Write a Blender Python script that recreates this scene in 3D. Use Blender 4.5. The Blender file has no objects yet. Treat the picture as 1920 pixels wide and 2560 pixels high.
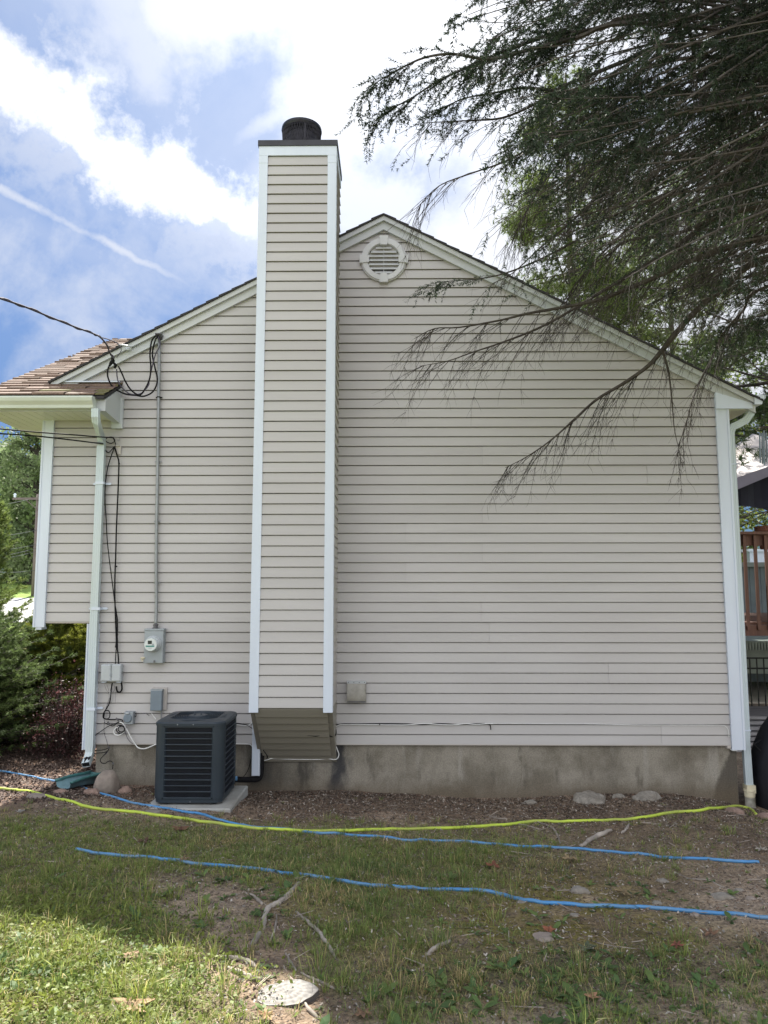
import bpy, math, random
import numpy as np
from mathutils import Vector, Matrix
R_=math.radians
random.seed(7); rng=np.random.default_rng(7)
S=bpy.context.scene
COL=S.collection
# ---------------------------------------------------------------- camera
CAM=np.array((0.0,-7.6587,2.1417)); PITCH=.1054; YAW=.0109; FPX=1850.0
cd=bpy.data.cameras.new("camera"); cam=bpy.data.objects.new("camera",cd); COL.objects.link(cam)
cam.location=CAM; cam.rotation_euler=(math.pi/2+PITCH,0,YAW)
cd.sensor_fit='VERTICAL'; cd.sensor_height=24; cd.lens=FPX/2560*24; cd.clip_start=.05; cd.clip_end=2000
S.camera=cam
S.view_settings.view_transform='Standard'; S.view_settings.look='None'; S.view_settings.gamma=1
S.view_settings.exposure=2.0
# ---------------------------------------------------------------- sun + sky
SUN_EL=R_(49.6); SUN_AZ=R_(-15)         # azimuth from +Y towards +X
sdir=Vector((math.sin(SUN_AZ)*math.cos(SUN_EL),math.cos(SUN_AZ)*math.cos(SUN_EL),math.sin(SUN_EL)))
sl=bpy.data.lights.new("sun",'SUN'); sl.energy=4.0; sl.angle=R_(1.0); sl.color=(1,.94,.84)
so=bpy.data.objects.new("sun",sl); COL.objects.link(so); so.rotation_euler=sdir.to_track_quat('Z','Y').to_euler()
W=bpy.data.worlds.new("World"); S.world=W; W.use_nodes=True
def camray(u,v):
    """unit world direction through a point of the 1659 px wide view"""
    x=(u*1.15732-960)/FPX; y=-(v*1.15732-1280)/FPX
    d=Matrix.Rotation(YAW,3,'Z')@Matrix.Rotation(math.pi/2+PITCH,3,'X')@Vector((x,y,-1))
    return d.normalized()
def build_world():
    nt=W.node_tree; N=nt.nodes; L=nt.links; N.clear()
    def n(t,**k):
        o=N.new(t)
        for a,b in k.items(): setattr(o,a,b)
        return o
    def m(op,a,b=None,c=None,clamp=False):
        o=n('ShaderNodeMath',operation=op,use_clamp=clamp)
        for i,v in enumerate((a,b,c)):
            if v is None: continue
            if isinstance(v,(int,float)): o.inputs[i].default_value=v
            else: L.new(v,o.inputs[i])
        return o.outputs[0]
    tc=n('ShaderNodeTexCoord'); D=tc.outputs['Generated']
    def dot(v,src=None):
        o=n('ShaderNodeVectorMath',operation='DOT_PRODUCT'); L.new(src or D,o.inputs[0]); o.inputs[1].default_value=v; return o.outputs['Value']
    def noise(scale,det,rough,off=(0,0,0),src=None,st=(1,1,1),dist=0):
        mp=n('ShaderNodeMapping'); L.new(src or D,mp.inputs[0]); mp.inputs['Location'].default_value=off; mp.inputs['Scale'].default_value=st
        o=n('ShaderNodeTexNoise'); L.new(mp.outputs[0],o.inputs['Vector']); o.inputs['Scale'].default_value=scale; o.inputs['Detail'].default_value=det; o.inputs['Roughness'].default_value=rough; o.inputs['Distortion'].default_value=dist
        return o.outputs[0]
    def ss(x,a,b):
        if a>b: return m('SUBTRACT',1.0,ss(x,b,a))
        o=n('ShaderNodeMapRange',interpolation_type='SMOOTHSTEP'); L.new(x,o.inputs[0]) ; o.inputs[1].default_value=a; o.inputs[2].default_value=b; return o.outputs[0]
    sky=n('ShaderNodeTexSky',sky_type='NISHITA'); sky.sun_disc=False; sky.sun_elevation=SUN_EL; sky.sun_rotation=SUN_AZ; sky.altitude=100; sky.air_density=1.0; sky.dust_density=.6; sky.ozone_density=2.0
    def band(p,q,w0,w1,nz,amp,soft=.03):
        """a cloud streak along the great circle through two view directions; w0 below, w1 above"""
        a=camray(*p); b=camray(*q); nn=a.cross(b).normalized(); t=(b-a).normalized(); 
        s=m('ADD',dot(nn),m('MULTIPLY',m('SUBTRACT',nz,.5),amp))
        lo=ss(s,-w0-soft,-w0+soft); hi=ss(s,w1+soft,w1-soft)
        return m('MULTIPLY',lo,hi), dot(t), t
    n1=noise(7,8,.62,(3,1,0)); n2=noise(22,6,.65,(0,5,2)); n3=noise(3.2,7,.6,(9,2,4),dist=.4)
    nf=noise(60,4,.6,(1,1,1))
    # main diagonal cloud bank
    nmix=m('ADD',m('MULTIPLY',n1,.5),m('MULTIPLY',n2,.5))
    b1,t1,_=band((0,170),(560,510),.042,.036,nmix,.22,.028)
    b1w,_,_=band((0,230),(560,560),.13,.10,nmix,.30,.08)
    a=camray(600,540); b=camray(0,185); tt=(a-b).normalized()
    b1=m('MULTIPLY',b1,ss(dot(tt),a.dot(tt)+.10,a.dot(tt)-.10)); b1w=m('MULTIPLY',b1w,ss(dot(tt),a.dot(tt)+.35,a.dot(tt)-.05))
    # thin contrail
    b2,_,_=band((0,410),(440,632),.004,.003,n2,.018,.007)
    a2=camray(450,640); bb=camray(0,410); t2=(a2-bb).normalized(); b2=m('MULTIPLY',b2,ss(dot(t2),a2.dot(t2)+.05,a2.dot(t2)-.12))
    b2=m('MULTIPLY',b2,ss(n1,.15,.50))
    b2w,_,_=band((0,450),(400,650),.03,.02,n1,.08,.03)
    # rising rays right of the bank
    b3,_,_=band((420,360),(640,215),.006,.010,n2,.03,.016)
    b3b,_,_=band((500,380),(700,300),.02,.03,n1,.05,.03)
    rr=camray(480,320); r2=camray(700,220); t3=(r2-rr).normalized(); g3=ss(dot(t3),rr.dot(t3)-.06,rr.dot(t3)+.10)
    b3=m('MULTIPLY',b3,g3); b3b=m('MULTIPLY',b3b,g3)
    # large bright veil high, towards the top centre
    def spot(u,v,r0,r1):
        return ss(dot(camray(u,v)),math.cos(r1),math.cos(r0))
    nv=m('SUBTRACT',m('ADD',m('MULTIPLY',n1,.35),m('MULTIPLY',n3,.65)),.5)
    def puff(u,v,r0,r1,k,amp=1.6,lo=.35,hi=.85):
        return m('MULTIPLY',ss(m('ADD',m('MULTIPLY',spot(u,v,r0,r1),.9),m('MULTIPLY',nv,amp)),lo,hi),k)
    veil=puff(890,100,.03,.26,1.0,3.2,.3,1.1)
    p2=puff(470,20,.0,.13,.85,4.2,.35,1.15); p3=puff(265,110,.0,.10,.6,5,.35,1.2); p3b=puff(215,10,.0,.09,.4,5,.3,1.2)
    p4=puff(860,400,.02,.19,.75,5,.25,1.1); p5=puff(90,700,.0,.22,.6,4.5,.2,1.1); p6=puff(330,620,.0,.2,.45,4.5,.3,1.2)
    p7=puff(1500,330,.15,.46,.92,2.0,.15,.9)
    gen=m('MULTIPLY',ss(m('ADD',m('MULTIPLY',n3,.6),m('MULTIPLY',nmix,.4)),.46,.68),.7)
    dens=m('MAXIMUM',m('MULTIPLY',b1,.98),m('MULTIPLY',b1w,m('MULTIPLY',ss(nmix,.40,.60),.55)))
    for z in (m('MULTIPLY',b2,1.0),m('MULTIPLY',m('MULTIPLY',b2w,ss(dot(t2),a2.dot(t2)+.05,a2.dot(t2)-.12)),.28),m('MULTIPLY',b3,.95),m('MULTIPLY',b3b,.8),veil,p2,p3,p3b,p4,p5,p6,p7):
        dens=m('MAXIMUM',dens,z)
    back=ss(dot((0,1,0)),.45,.1); rear_=ss(dot((0,1,0)),.25,-.45)  # cloud cover added behind the camera, made extra bright to fill the shaded wall
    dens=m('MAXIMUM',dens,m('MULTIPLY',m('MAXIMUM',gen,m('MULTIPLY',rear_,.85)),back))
    hz=m('MULTIPLY',ss(dot(camray(560,60)),.85,1.0),.30); dens=m('MAXIMUM',dens,m('MULTIPLY',hz,ss(n3,.2,.7)))
    dens=m('MAXIMUM',dens,.05); dens=m('MINIMUM',dens,1.0)
    g4=m('POWER',m('MAXIMUM',dot(camray(850,60)),0),30.0)
    cb=m('ADD',CLOUD0,m('MULTIPLY',g4,1.2)); rear=ss(dot((0,1,0)),.25,-.45); cb=m('ADD',cb,m('MULTIPLY',rear,REAR_FILL)); cb=m('ADD',cb,m('MULTIPLY',b1,.7))
    cc=n('ShaderNodeCombineColor'); 
    L.new(m('MULTIPLY',cb,m('ADD',.965,m('MULTIPLY',rear_,.03))),cc.inputs[0]); L.new(m('MULTIPLY',cb,.985),cc.inputs[1]); L.new(m('MULTIPLY',cb,m('SUBTRACT',1.04,m('MULTIPLY',rear_,.03))),cc.inputs[2])
    skm=n('ShaderNodeVectorMath',operation='SCALE'); L.new(sky.outputs[0],skm.inputs[0]); skm.inputs['Scale'].default_value=SKYF
    tint=n('ShaderNodeVectorMath',operation='MULTIPLY'); L.new(skm.outputs[0],tint.inputs[0]); tint.inputs[1].default_value=(.92,1.0,1.12)
    lowf=n('ShaderNodeMix',data_type='RGBA'); L.new(ss(dot((0,0,1)),.0,.52),lowf.inputs[0]); lowf.inputs[6].default_value=(.17,.30,.52,1); lowf.inputs[7].default_value=(.60,.75,.94,1); L.new(lowf.outputs[2],tint.inputs[1])
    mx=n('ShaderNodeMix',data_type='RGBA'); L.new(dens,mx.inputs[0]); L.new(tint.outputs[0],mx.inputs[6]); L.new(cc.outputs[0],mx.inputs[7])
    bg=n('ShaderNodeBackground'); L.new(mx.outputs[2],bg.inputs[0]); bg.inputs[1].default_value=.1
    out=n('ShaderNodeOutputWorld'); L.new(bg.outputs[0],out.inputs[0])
REAR_FILL=2.6; CLOUD0=2.4; SKYF=.30
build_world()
# ---------------------------------------------------------------- helpers
K=1.15732
def P(u,v,Y):
    """world point on the plane y=Y for a view position (1659 px wide)"""
    d=camray(u,v); t=(Y-CAM[1])/d.y
    return Vector(CAM)+d*t
def PS(u,v,Y): return P(u/K,v/K,Y)
def lerp(a,b,t): return a+(b-a)*t
def vnoise(x,y,seed=0):
    x=np.asarray(x,float); y=np.asarray(y,float)
    xi=np.floor(x).astype(np.int64); yi=np.floor(y).astype(np.int64); fx=x-xi; fy=y-yi
    fx=fx*fx*(3-2*fx); fy=fy*fy*(3-2*fy)
    def h(a,b):
        n=(a*374761393+b*668265263+seed*974711)&0x7fffffff
        n=((n^(n>>13))*1274126177)&0x7fffffff
        return ((n^(n>>16))&0xffff)/65535.0
    return (h(xi,yi)*(1-fx)+h(xi+1,yi)*fx)*(1-fy)+(h(xi,yi+1)*(1-fx)+h(xi+1,yi+1)*fx)*fy
def fbm(x,y,seed=0,o=4):
    s=0;a=.5
    for i in range(o):
        s=s+a*vnoise(np.asarray(x)*2**i,np.asarray(y)*2**i,seed+i); a*=.5
    return s/(1-.5**o)
def ground_z(x,y,fine=True):
    x=np.asarray(x,float); y=np.asarray(y,float)
    b=np.interp(x,[-6,-2.9,-1.3,-.5,.7,1.6,2.1,2.8,3.2,3.5,5],[.24,.21,.14,.14,.085,.09,.12,.14,.07,.01,-.06])
    near=b+.072*np.clip(-y,0,30)
    left=np.interp(y,[0,3,12.3,24.3,33,60,400],[.22,.22,1.26,1.78,2.4,3.4,5])
    right=np.interp(y,[0,6,20,60,400],[-.02,-.02,.0,.6,3])
    t=np.clip((x+2)/5,0,1); t=t*t*(3-2*t)
    far=left*(1-t)+right*t
    w=np.clip(y/1.5,0,1)
    z=near*(1-w)+far*w
    if fine:
        k=np.clip(1-np.abs(y+4)/12,0,1)
        z=z+k*((fbm(x*1.1,y*1.1,3,3)-.5)*.07+(fbm(x*9,y*9,5,4)-.5)*.034)
    return z
def G(x,y): return float(ground_z(x,y))
def PG(u,v,h=0.0):
    """point on the ground seen at a view position"""
    d=camray(u,v); t=1.5
    o=Vector(CAM)
    for i in range(4000):
        p=o+d*t
        if p.z<G(p.x,p.y)+h: return p
        t+=.006 if t<14 else .05
    return o+d*t
def setp(o,label=None,cat=None,group=None,kind=None):
    if label: o['label']=label
    if cat: o['category']=cat
    if group: o['group']=group
    if kind: o['kind']=kind
    return o
def wloc(o):
    v=Vector((0,0,0))
    while o is not None: v+=o.location; o=o.parent
    return v
def thing(name,loc,label,cat,group=None):
    o=bpy.data.objects.new(name,None); COL.objects.link(o); o.location=loc; o.empty_display_size=.1
    return setp(o,label,cat,group)
def raw_mesh(name,V,F,mat,parent=None,smooth=False,col=None,loc=None):
    """V (n,3) world coordinates; F (m,k) array or list of lists"""
    V=np.asarray(V,float).reshape(-1,3)
    off=np.zeros(3)
    if parent is not None: off=np.array(wloc(parent))
    if loc is not None and parent is None: off=np.array(loc)
    V=V-off
    me=bpy.data.meshes.new(name)
    if isinstance(F,np.ndarray) and F.ndim==2:
        k=F.shape[1]; nf=len(F); idx=F.reshape(-1).astype(np.int32); tot=np.full(nf,k,np.int32); st=np.arange(0,nf*k,k,dtype=np.int32)
    else:
        tot=np.array([len(f) for f in F],np.int32); idx=np.array([i for f in F for i in f],np.int32); st=np.concatenate([[0],np.cumsum(tot)[:-1]]).astype(np.int32); nf=len(F)
    me.vertices.add(len(V)); me.vertices.foreach_set('co',V.astype(np.float32).ravel())
    me.loops.add(len(idx)); me.loops.foreach_set('vertex_index',idx)
    me.polygons.add(nf); me.polygons.foreach_set('loop_start',st); me.polygons.foreach_set('loop_total',tot)
    me.polygons.foreach_set('use_smooth',np.full(nf,bool(smooth)))
    me.update(calc_edges=True); me.validate(verbose=False)
    if col is not None:
        a=me.color_attributes.new('col','FLOAT_COLOR','POINT')
        c=np.ones((len(V),4),np.float32); c[:,:3]=np.asarray(col).reshape(-1,3); a.data.foreach_set('color',c.ravel())
    if mat: me.materials.append(mat)
    o=bpy.data.objects.new(name,me); COL.objects.link(o)
    if parent is not None: o.parent=parent
    elif loc is not None: o.location=loc
    return o
class MB:
    def __init__(s): s.v=[]; s.f=[]; s.n=0; s.c=[]
    def add(s,V,F,c=None):
        V=[tuple(p) for p in V]; s.v+=V; s.f+=[[i+s.n for i in f] for f in F]; s.n+=len(V)
        s.c+=[c or (1,1,1)]*len(V); return s
    def box(s,a,b,c=None):
        x0,x1=sorted((a[0],b[0])); y0,y1=sorted((a[1],b[1])); z0,z1=sorted((a[2],b[2]))
        V=[(x,y,z) for z in (z0,z1) for y in (y0,y1) for x in (x0,x1)]
        return s.add(V,[[0,2,3,1],[4,5,7,6],[0,1,5,4],[2,6,7,3],[0,4,6,2],[1,3,7,5]],c)
    def bbox(s,a,b,r=.004,c=None):
        """box with its edges facing -y chamfered"""
        x0,x1=sorted((a[0],b[0])); y0,y1=sorted((a[1],b[1])); z0,z1=sorted((a[2],b[2]))
        V=[(x0,y1,z0),(x1,y1,z0),(x1,y1,z1),(x0,y1,z1),(x0,y0+r,z0),(x1,y0+r,z0),(x1,y0+r,z1),(x0,y0+r,z1),(x0+r,y0,z0+r),(x1-r,y0,z0+r),(x1-r,y0,z1-r),(x0+r,y0,z1-r)]
        F=[[0,3,2,1],[8,9,10,11]]
        for i in range(4):
            j=(i+1)%4; F+=[[i,j,4+j,4+i],[4+i,4+j,8+j,8+i]]
        return s.add(V,F,c)
    def prism(s,poly,y0,y1,c=None):
        """polygon in (x,z), counter-clockwise seen from -y, extruded y0 (front)..y1"""
        n=len(poly); V=[(x,y0,z) for x,z in poly]+[(x,y1,z) for x,z in poly]
        F=[list(range(n)),list(range(2*n-1,n-1,-1))]+[[i,n+i,n+(i+1)%n,(i+1)%n] for i in range(n)]
        return s.add(V,F,c)
    def sweep(s,pts,prof,up=(0,0,1),cap=True,c=None,scale=None):
        pts=[Vector(p) for p in pts]; n=len(pts); m=len(prof); V=[]
        up=Vector(up)
        for i,p in enumerate(pts):
            t=((pts[min(i+1,n-1)]-pts[max(i-1,0)])).normalized()
            a=up-t*up.dot(t)
            if a.length<1e-4: a=Vector((0,1,0))-t*t.y
            a.normalize(); b=t.cross(a)
            k=scale[i] if scale is not None else 1
            for (px,py) in prof: V.append(p+b*(px*k)+a*(py*k))
            
        F=[]
        for i in range(n-1):
            for j in range(m):
                F.append([i*m+j,i*m+(j+1)%m,(i+1)*m+(j+1)%m,(i+1)*m+j])
        if cap: F+=[list(range(m))[::-1],[(n-1)*m+j for j in range(m)]]
        return s.add(V,F,c)
    def tube(s,pts,r,seg=8,cap=True,c=None):
        pts=[Vector(p) for p in pts]; n=len(pts); V=[]
        rr=r if hasattr(r,'__len__') else [r]*n
        t0=(pts[1]-pts[0]).normalized(); a=Vector((0,0,1)) if abs(t0.z)<.9 else Vector((0,1,0)); a=(a-t0*a.dot(t0)).normalized()
        for i,p in enumerate(pts):
            t=(pts[min(i+1,n-1)]-pts[max(i-1,0)]); 
            if t.length<1e-9: t=t0
            t.normalize(); a=a-t*a.dot(t)
            if a.length<1e-5: a=t.orthogonal()
            a.normalize(); b=t.cross(a)
            for k in range(seg):
                q=2*math.pi*k/seg; V.append(p+a*(math.cos(q)*rr[i])+b*(math.sin(q)*rr[i]))
        F=[[i*seg+k,i*seg+(k+1)%seg,(i+1)*seg+(k+1)%seg,(i+1)*seg+k] for i in range(n-1) for k in range(seg)]
        if cap: F+=[list(range(seg))[::-1],[(n-1)*seg+k for k in range(seg)]]
        return s.add(V,F,c)
    def lathe(s,prof,o=(0,0,0),axis='Z',seg=24,c=None):
        V=[];o=Vector(o)
        for r,h in prof:
            for k in range(seg):
                q=2*math.pi*k/seg; x,y=math.cos(q)*r,math.sin(q)*r
                V.append(o+(Vector((x,y,h)) if axis=='Z' else Vector((x,-h,y))))
        F=[[i*seg+k,i*seg+(k+1)%seg,(i+1)*seg+(k+1)%seg,(i+1)*seg+k] for i in range(len(prof)-1) for k in range(seg)]
        F+=[list(range(seg))[::-1],[(len(prof)-1)*seg+k for k in range(seg)]]
        return s.add(V,F,c)
    def build(s,name,mat,parent=None,smooth=False,col=False,loc=None):
        return raw_mesh(name,s.v,s.f,mat,parent,smooth,s.c if col else None,loc)
def spline(pts,n=8):
    pts=[Vector(p) for p in pts]; out=[]
    for i in range(len(pts)-1):
        p0=pts[max(i-1,0)];p1=pts[i];p2=pts[i+1];p3=pts[min(i+2,len(pts)-1)]
        for k in range(n):
            t=k/n; out.append(.5*((2*p1)+(-p0+p2)*t+(2*p0-5*p1+4*p2-p3)*t*t+(-p0+3*p1-3*p2+p3)*t**3))
    out.append(pts[-1]); return out
# ---------------------------------------------------------------- materials
def mat(name,base=(.5,.5,.5),rough=.6,metal=0,noise=None,bump=None,attr=None,trans=0,spec=.5,stretch=(1,1,1),coat=0):
    """noise=(scale,amount,detail[,tint]) colour variation, bump=(scale,strength,dist)"""
    M=bpy.data.materials.new(name); M.use_nodes=True; nt=M.node_tree; N=nt.nodes; L=nt.links
    b=N['Principled BSDF']; b.inputs['Roughness'].default_value=rough; b.inputs['Metallic'].default_value=metal; b.inputs['Specular IOR Level'].default_value=spec
    b.inputs['Coat Weight'].default_value=coat
    tc=N.new('ShaderNodeTexCoord'); mp=N.new('ShaderNodeMapping'); mp.inputs['Scale'].default_value=stretch; L.new(tc.outputs['Object'],mp.inputs[0])
    src=None
    if attr:
        a=N.new('ShaderNodeVertexColor'); a.layer_name=attr; src=a.outputs[0]
    else:
        r=N.new('ShaderNodeRGB'); r.outputs[0].default_value=(*base,1); src=r.outputs[0]
    if noise:
        t=N.new('ShaderNodeTexNoise'); t.inputs['Scale'].default_value=noise[0]; t.inputs['Detail'].default_value=noise[2] if len(noise)>2 else 5; t.inputs['Roughness'].default_value=.6; L.new(mp.outputs[0],t.inputs['Vector'])
        mr=N.new('ShaderNodeMapRange'); L.new(t.outputs[0],mr.inputs[0]); mr.inputs[1].default_value=.3; mr.inputs[2].default_value=.7; mr.inputs[3].default_value=1-noise[1]; mr.inputs[4].default_value=1+noise[1]
        sc=N.new('ShaderNodeVectorMath'); sc.operation='SCALE'; L.new(src,sc.inputs[0]); L.new(mr.outputs[0],sc.inputs['Scale']); src=sc.outputs[0]
        if len(noise)>3:
            mx=N.new('ShaderNodeMix'); mx.data_type='RGBA'; t2=N.new('ShaderNodeTexNoise'); t2.inputs['Scale'].default_value=noise[0]*.37; t2.inputs['Detail'].default_value=6; L.new(mp.outputs[0],t2.inputs['Vector'])
            m2=N.new('ShaderNodeMapRange'); L.new(t2.outputs[0],m2.inputs[0]); m2.inputs[1].default_value=.42; m2.inputs[2].default_value=.68; m2.inputs[4].default_value=noise[4] if len(noise)>4 else .6
            L.new(m2.outputs[0],mx.inputs[0]); L.new(src,mx.inputs[6]); mx.inputs[7].default_value=(*noise[3],1); src=mx.outputs[2]
    L.new(src,b.inputs['Base Color'])
    if bump:
        t=N.new('ShaderNodeTexNoise'); t.inputs['Scale'].default_value=bump[0]; t.inputs['Detail'].default_value=6; L.new(mp.outputs[0],t.inputs['Vector'])
        bp=N.new('ShaderNodeBump'); bp.inputs['Strength'].default_value=bump[1]; bp.inputs['Distance'].default_value=bump[2]; L.new(t.outputs[0],bp.inputs['Height']); L.new(bp.outputs[0],b.inputs['Normal'])
    if trans:
        tr=N.new('ShaderNodeBsdfTranslucent'); L.new(src,tr.inputs[0]); ms=N.new('ShaderNodeMixShader'); ms.inputs[0].default_value=trans
        L.new(b.outputs[0],ms.inputs[1]); L.new(tr.outputs[0],ms.inputs[2]); L.new(ms.outputs[0],N['Material Output'].inputs[0])
    return M
M={}
M['siding']=mat('vinyl_siding',(.45,.425,.40),.42,attr=None,noise=(1.3,.06,6,(.36,.35,.345),.4),bump=(30,.12,.002),stretch=(.7,1,9))
M['sidingc']=mat('vinyl_siding_panels',attr='col',rough=.42,noise=(1.1,.055,7,(.36,.35,.345),.38),bump=(30,.12,.002),stretch=(.7,1,5))
M['side2']=mat('shaded_soffit_vinyl',(.25,.238,.20),.5,noise=(2,.06),stretch=(.7,1,6))  # darker copy of the vinyl, underside shade put into its base colour
M['trim']=mat('white_trim',(.60,.675,.79),.45,noise=(2.5,.04,6,(.48,.52,.57),.25),stretch=(3,3,.6))
M['rake']=mat('fascia_aluminium',(.45,.49,.52),.4,noise=(1.5,.05,5,(.5,.5,.48),.4),stretch=(.8,1,3))
M['gut']=mat('gutter_enamel',(.55,.60,.56),.35,noise=(2.5,.08,5,(.40,.44,.38),.45))
M['spout']=mat('downspout_enamel',(.50,.59,.64),.35,noise=(2.5,.06,5,(.5,.56,.54),.5),stretch=(6,6,.8))
M['ventm']=mat('vent_plastic',(.52,.54,.56),.5,noise=(6,.06))
M['soffit']=mat('soffit_panel',(.60,.64,.56),.5,noise=(3,.05))
M['brownsh']=mat('brown_shingle',attr='col',rough=.95,noise=(60,.30,4,(.10,.09,.05),.35),bump=(150,.5,.004))
M['darksh']=mat('shingle_edge',(.03,.03,.033),.9,noise=(40,.4),bump=(90,.5,.003))
M['black']=mat('black_metal',(.02,.02,.026),.35,metal=.6,noise=(20,.4))
M['cap']=mat('dark_chimney_flashing',(.032,.034,.042),.45,metal=.3,noise=(8,.3))
M['grey']=mat('grey_enamel_box',(.30,.34,.37),.45,noise=(10,.07,5,(.24,.27,.29),.4))
M['greyl']=mat('light_grey_plastic',(.42,.46,.49),.5,noise=(10,.05))
M['bluegrey']=mat('blue_grey_enamel',(.17,.215,.26),.45,noise=(10,.07))
M['galv']=mat('galvanised_conduit',(.27,.29,.31),.45,metal=.5,noise=(14,.12))
M['galvd']=mat('dark_pipe_fitting',(.13,.13,.145),.5,metal=.5,noise=(30,.3))
M['glass']=mat('meter_glass',(.62,.68,.70),.12,noise=(10,.03),coat=.8)
M['teal']=mat('teal_band',(.03,.22,.20),.4)
M['lcd']=mat('meter_display',(.02,.03,.035),.2)
M['cable']=mat('black_cable',(.012,.012,.014),.8,noise=(30,.3),spec=.12)
M['faint']=mat('old_grey_wire',(.10,.11,.12),.9,spec=.1)
M['wcable']=mat('white_cable',(.7,.72,.72),.5,noise=(30,.1))
M['wire']=mat('aluminium_wire',(.07,.065,.09),.8,spec=.15)
M['ac']=mat('air_conditioner_enamel',(.019,.030,.043),.42,noise=(5,.12,5,(.030,.042,.054),.5))
M['acg']=mat('condenser_mesh',(.010,.014,.024),.5,noise=(5,.3))
M['acb']=mat('condenser_bar',(.036,.048,.062),.45,noise=(6,.1))
M['pad']=mat('concrete_pad',(.36,.38,.38),.85,noise=(9,.12,6,(.22,.2,.16),.5),bump=(60,.3,.003))
M['bluehose']=mat('blue_rubber_hose',(.06,.235,.50),.45,noise=(9,.15,5,(.16,.26,.34),.7))
M['yelhose']=mat('yellow_green_hose',(.46,.60,.06),.5,noise=(9,.10,5,(.26,.27,.09),.6))
M['stone']=mat('field_stone',(.27,.23,.20),.9,noise=(9,.35,8,(.14,.13,.11),.6),bump=(18,.7,.02))
M['stone2']=mat('pale_stone',(.27,.255,.225),.95,noise=(16,.4,8,(.14,.12,.095),.75),bump=(30,.9,.02))
M['stone3']=mat('brown_stone',(.24,.17,.14),.9,noise=(12,.3,8),bump=(25,.6,.012))
M['teal_plastic']=mat('green_plastic',(.05,.16,.16),.4,noise=(8,.25))
M['pvc']=mat('cream_pvc',(.66,.62,.46),.4,noise=(12,.1))
M['dirtypvc']=mat('stained_white_pipe',(.5,.5,.45),.6,noise=(16,.3,8,(.12,.11,.08),.9))
M['cover']=mat('black_fabric_cover',(.006,.007,.013),.8,noise=(4,.3),bump=(6,.5,.03))
M['deck']=mat('red_brown_stained_wood',(.115,.052,.036),.7,noise=(6,.3,8,(.07,.035,.025),.5),stretch=(6,6,.7),bump=(20,.3,.004))
M['bark']=mat('spruce_bark',(.048,.041,.037),.95,noise=(30,.35,8,(.11,.10,.09),.6),bump=(50,.8,.01),stretch=(1,1,1))
M['twig']=mat('dead_twig',(.030,.026,.025),.95,noise=(5,.4,4,(.12,.105,.095),.6))
M['needle']=mat('spruce_needles',attr='col',rough=.7,trans=.28,spec=.3)
M['leaf']=mat('leaves',attr='col',rough=.6,trans=.42,spec=.3)
M['grass']=mat('grass_blades',attr='col',rough=.55,trans=.38,spec=.3)
M['chips']=mat('litter_chips',attr='col',rough=.95)
M['root']=mat('weathered_root',(.36,.325,.285),.9,noise=(14,.35,8,(.13,.11,.09),.75),bump=(40,.6,.006),stretch=(1,1,1))
M['deadleaf']=mat('fallen_leaf',attr='col',rough=.8,trans=.2,noise=(60,.25))
M['pole']=mat('weathered_pole',(.14,.115,.11),.9,noise=(8,.3,6),stretch=(6,6,.5))
M['canvas']=mat('pale_canvas',(.62,.60,.62),.8,noise=(3,.1,6,(.5,.42,.36),.5),trans=.2)
M['valance']=mat('grey_purple_canvas',(.15,.14,.19),.8,noise=(3,.12))
M['net']=mat('navy_netting',(.012,.013,.028),.9,noise=(4,.3))
M['pool']=mat('pale_green_steel',(.27,.32,.29),.5,noise=(4,.12))
M['shed']=mat('blue_grey_boards',(.13,.16,.19),.8,noise=(4,.15))
M['plank']=mat('grey_weathered_plank',(.30,.30,.32),.9,noise=(5,.3,8),stretch=(1,6,6))
M['asphalt']=mat('pale_road',(.34,.34,.35),.9,noise=(3,.08),bump=(80,.2,.003))
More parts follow.
